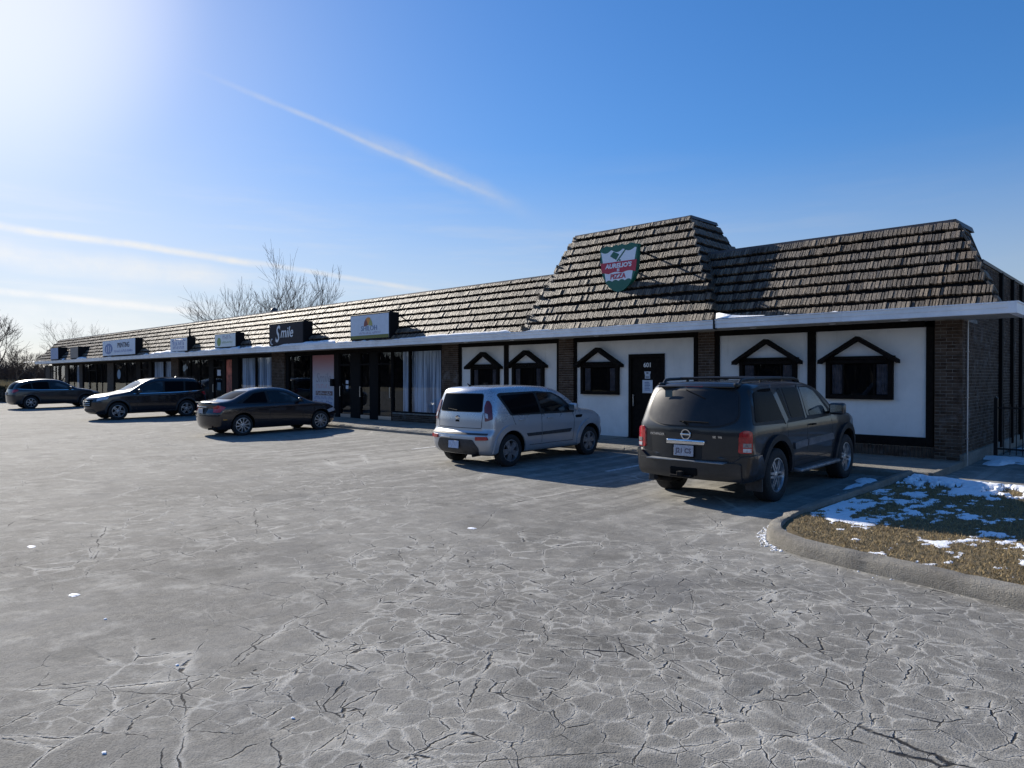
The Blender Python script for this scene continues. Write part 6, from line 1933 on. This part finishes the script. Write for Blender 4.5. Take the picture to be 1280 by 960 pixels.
# facing the road: its nose points away from the shops
c4 = crossover('dark plum three-row crossover reversed into its bay, nose toward the open lot', (-33.0, 12.62, .06), -PI / 2, P_PLUM, S4)
S5 = dict(S4); S5.update(L=4.75, W=1.88, H=1.65, rear=1.0, wb=2.75, wr=.36, arch=.41, cowl=1.13,
          top=[(-1.0, 1.30), (-.85, 1.40), (-.5, 1.53), (.0, 1.62), (.7, 1.66), (1.2, 1.64), (1.6, 1.54), (2.05, 1.30), (2.4, 1.14), (2.7, 1.09), (3.2, 1.0), (3.6, .88), (3.75, .76)],
          rearp=[(.25, -.85), (.45, -.98), (.75, -1.0), (1.05, -.94), (1.3, -.82), (1.55, -.6), (1.7, -.5)],
          hw=[(.25, .84), (.4, .91), (.7, .93), (.98, .92), (1.08, .90), (1.15, .87), (1.5, .74), (1.66, .65)],
          seal=[(-.62, 1.17), (-.5, 1.34), (-.2, 1.46), (.3, 1.54), (.9, 1.555), (1.3, 1.51), (1.7, 1.36), (2.2, 1.12), (2.1, 1.07), (.3, 1.09)],
          win=[[(-.52, 1.18), (-.42, 1.31), (-.2, 1.41), (.0, 1.46), (.05, 1.13)], [(.12, 1.13), (.08, 1.47), (.4, 1.52), (.86, 1.53), (.9, 1.11)], [(.97, 1.11), (.94, 1.525), (1.28, 1.48), (1.62, 1.35), (2.0, 1.15), (2.0, 1.10)]],
          chrome=[(-.7, 1.17), (-.4, 1.12), (.3, 1.08), (1.2, 1.065), (2.1, 1.06)], handles=[(.30, .98), (1.15, .96)], mir=(1.95, 1.11))
S5['frontp'] = [(.25, 3.57), (.45, 3.72), (.75, 3.75), (.95, 3.67), (1.2, 3.45), (1.7, 3.25)]
c5 = crossover('dark grey rounded crossover farthest along the row, tail toward the open lot', (-47.9, 9.9, .025), PI / 2, P_NAVY, S5, rails=False, spokes=(7, 'slim'))

# ------------------------------------------------------------------ bare trees and thicket
def barkm(t, b, c):
    p = t.n.new('ShaderNodeNewGeometry').outputs['Position']
    f = t.noise(t.mapping(p, scale=(6, 6, 1.2)), 1.5, 4, .7)
    t.l.new(t.mix(t.remap(f, .3, .7), (.045, .036, .030), (.15, .13, .115)), b.inputs['Base Color'])
    t.l.new(t.bump(f, .8, .02), b.inputs['Normal'])


M_BARK = mat('bark', rough=.95, build=barkm)
M_TWIG = mat('twigs', (.075, .055, .045), .95, var=.3)


def bare_tree(name, label, x, y, h, spread, seed, stems=1, depth=5, kids=(3, 4), r0=None, z=0.0, group=None, lean=(0, 0), minr=.008, clear=.25):
    r_ = random.Random(seed); r0 = r0 or h * .018
    big = MB(); fine = []
    def grow(p, d, ln, r, lv):
        n = 3 if lv < 2 else 2; pts = [p]; rr = [r]; q_ = p
        for i in range(n):
            d = (d + Vector((r_.gauss(0, .13), r_.gauss(0, .13), r_.gauss(.03, .07)))).normalized(); q_ = q_ + d * (ln / n); pts.append(q_); rr.append(r * (1 - .42 * (i + 1) / n))
        if lv <= 1: big.tube(pts, rr, 7, caps=False)
        else: fine.append((pts, rr, 4 if lv == 2 else 3))
        if lv >= depth: return
        k_ = r_.randint(*kids) + (1 if lv == 0 else 0)
        for i in range(k_):
            f = r_.uniform(.35 if lv else clear + .2, 1.0); f = 1.0 if i == 0 else f
            j = min(int(f * n), n - 1); s_ = pts[j].lerp(pts[j + 1], f * n - j)
            a = r_.uniform(0, 2 * PI); sp = r_.uniform(.35, .85) * spread if i else r_.uniform(.05, .3)
            o_ = d.orthogonal().normalized(); o_ = Quaternion(d, a) @ o_
            nd = (d * math.cos(sp) + o_ * math.sin(sp) + Vector((0, 0, .12))).normalized()
            grow(s_, nd, ln * r_.uniform(.55, .86), max(rr[j] * r_.uniform(.5, .75), minr), lv + 1)
    for s_ in range(stems):
        a = 2 * PI * s_ / max(1, stems) + r_.uniform(0, 1); t_ = 0 if stems == 1 else r_.uniform(.12, .35)
        grow(Vector((r_.uniform(-.2, .2) * (stems > 1), r_.uniform(-.2, .2) * (stems > 1), -.1)), Vector((math.cos(a) * t_ + lean[0], math.sin(a) * t_ + lean[1], 1)).normalized(), h * .36 * r_.uniform(.85, 1.1), r0 * (1 if stems == 1 else .7), 0)
    # scale to the wanted height
    mz = max(max(p.z for p in f[0]) for f in fine); k_ = h / mz
    root = empty(name, (x, y, z), label=label, cat='tree', group=group)
    big.v = [(v[0] * k_, v[1] * k_, v[2] * k_) for v in big.v]
    big.build('trunk', M_BARK, root, True)
    fm = MB()
    for pts, rr, sg in fine: fm.tube([p * k_ for p in pts], [q * (1 if q > .012 else 1.0) for q in rr], sg, caps=False)
    fm.build('crown', M_TWIG, root, False, recalc=False)
    return root


def behind(u, Y): return at(u, Y), Y


def tree_h(u, v, Y): return zat(u, v, Y)


TR = [(352, 312, 48, 3, 'tallest bare tree behind the roof, its thin upright limbs above the black script sign', 3, .72),
      (398, 326, 47, 8, 'bare tree with upright forks rising just right of the tallest one behind the roof', 1, .6),
      (318, 350, 50, 12, 'bushy bare tree with crossing twigs just left of the tallest one behind the roof', 2, .8),
      (296, 362, 50, 17, 'low bare tree leaning left over the roofline, leftmost of the clump behind the middle roof', 1, .9),
      (80, 398, 62, 23, 'low round bare tree behind the far west part of the roof', 1, 1.1),
      (113, 400, 62, 29, 'bare tree behind the roof just right of the low round one, above the printing sign', 1, 1.0)]
for (u, v, Y, sd, lb, st_, sp) in TR:
    X, Y_ = behind(u, Y); h = tree_h(u, v, Y) * 1.02
    bare_tree('bare_tree', lb, X, Y_, h, sp, sd, st_, 5, (2, 4), h * .016, minr=.017)
# by the west end
def fr(u, d): a = (u - 640) / F_PX; return (d * (-CY + a * SY), d * (SY + a * CY))
for (u, v, d, sd, lb, sp) in [(-12, 374, 62, 31, 'tall bare tree cut by the left edge of the picture', 1.0), (26, 425, 74, 37, 'smaller bare tree between the tall one at the left edge and the mall end', 1.1), (48, 436, 80, 41, 'thin bare sapling close to the west end of the mall', 1.0)]:
    x, y = fr(u, d); h = CAM_H + (472 - v) / F_PX * d
    bare_tree('bare_tree', lb, x, y, h, sp, sd, 1, 5, (3, 4), h * .016, minr=.012)
# thicket of brush beyond the lot: many twiggy shoots
rb = random.Random(77); m = MB()
for k in range(900):
    u = rb.uniform(-60, 66); d = rb.uniform(84, 100); x, y = fr(u, d); h = rb.uniform(1.6, 4.6) * (1.0 if u < 30 else .85)
    p = Vector((x, y, 0)); n_ = rb.randint(3, 5)
    for j in range(n_):
        dx, dy = rb.gauss(0, .35), rb.gauss(0, .35); hh = h * rb.uniform(.5, 1)
        q_ = p + Vector((dx, dy, hh * .55)); e = q_ + Vector((dx * .8 + rb.gauss(0, .2), dy * .8 + rb.gauss(0, .2), hh * .45))
        m.tube([p, q_, e], [.05, .03, .012], 3, caps=False)
        for t_ in range(3):
            s_ = q_.lerp(e, rb.random()); m.tube([s_, s_ + Vector((rb.gauss(0, .4), rb.gauss(0, .4), rb.uniform(.2, .8)))], [.02, .01], 3, caps=False)
m.build('brush_thicket', M_TWIG, None, False, recalc=False, label='dense leafless brush beyond the west end of the lot', cat='bushes', kind='stuff')
# dry reeds in front of the thicket
rgn = np.random.default_rng(8); n = 9000
u_ = rgn.uniform(-70, 62, n); d_ = rgn.uniform(72, 84, n); a_ = (u_ - 640) / F_PX
px_ = d_ * (-CY + a_ * SY); py_ = d_ * (SY + a_ * CY); h_ = rgn.uniform(.6, 1.7, n); ln_ = rgn.normal(0, .18, (n, 2)); an_ = rgn.uniform(0, PI, n)
V = np.zeros((n, 3, 3)); V[:, 0, 0] = px_ - np.cos(an_) * .035; V[:, 0, 1] = py_ - np.sin(an_) * .035; V[:, 1, 0] = px_ + np.cos(an_) * .035; V[:, 1, 1] = py_ + np.sin(an_) * .035
V[:, 2, 0] = px_ + ln_[:, 0]; V[:, 2, 1] = py_ + ln_[:, 1]; V[:, 2, 2] = h_
fast_mesh('dry_reeds', V, 3, mat('reed', (.42, .34, .19), .95, var=.4), label='pale dry reeds at the foot of the leafless brush', cat='reeds', kind='stuff')
# clipped dark hedge at the far edge of the lot
x0h, y0h = fr(-60, 52); x1h, y1h = fr(7, 50)
root = empty('clipped_hedge', (x1h, y1h, 0), label='low dark clipped hedge at the far left edge of the lot', cat='hedge')
rgn = np.random.default_rng(9); n = 9000; t_ = rgn.uniform(0, 1, n)
cx = x0h + (x1h - x0h) * t_ + rgn.uniform(-.35, .35, n) - x1h; cy = y0h + (y1h - y0h) * t_ + rgn.uniform(-.35, .35, n) - y1h
cz = rgn.uniform(0.02, 1.15, n) + .08 * np.sin(t_ * 40)
V = np.stack([np.stack([cx, cy, cz], 1) + rgn.normal(0, .06, (n, 3)) for _ in range(3)], 1)
o = fast_mesh('foliage', V, 3, mat('dark_evergreen', (.018, .026, .014), .9, var=.5)); o.parent = root
m = MB(); m.box(-.22, .22, 0, 1, 0, 1.0); dv = Vector((x0h - x1h, y0h - y1h, 0)); L_ = dv.length
o = m.build('inner_twigs', M_BARK, root); o.matrix_basis = Matrix.Rotation(math.atan2(dv.y, dv.x) - PI / 2, 4, 'Z') @ Matrix.Diagonal((1, L_, 1, 1))
# rooftop vent seen against the tree
m = MB(); X, Y_ = at(343, 22.0), 22.0; zt_ = zat(343, 386, 22.0)
m.tube([(0, 0, 0), (0, 0, zt_ - 4.0 - .35)], .10, 12); m.lathe([(.0, .42), (.16, .38), (.28, .12), (.24, .02), (.1, 0)], 16, Matrix.Translation((0, 0, zt_ - 4.4)) @ Matrix.Rotation(PI / 2, 4, 'X'))
o = m.build('roof_vent', M_CAP, None, True, label='small capped vent pipe poking above the roofline in front of the bare trees', cat='vent'); o.location = (X, Y_, 4.05)
rgn = np.random.default_rng(19); n = 70000
px_ = rgn.uniform(-330, 90, n); py_ = rgn.uniform(-60, -50, n); zz_ = rgn.uniform(0, 1, n) ** 1.4 * (5.5 + 2.5 * np.sin(px_ * .21) * np.sin(px_ * .083 + 1)); sz_ = rgn.uniform(.6, 1.5, n)
V = np.stack([np.stack([px_, py_, zz_], 1) + rgn.normal(0, 1, (n, 3)) * sz_[:, None] * np.array([.25, .2, 1.2]) for _ in range(3)], 1)
fast_mesh('far_woods', V, 3, mat('bare_woods', (.03, .026, .023), .95, var=.3), label='grey leafless woods across the road behind the viewer, seen only in reflections', cat='woods', kind='stuff')
print('script done')
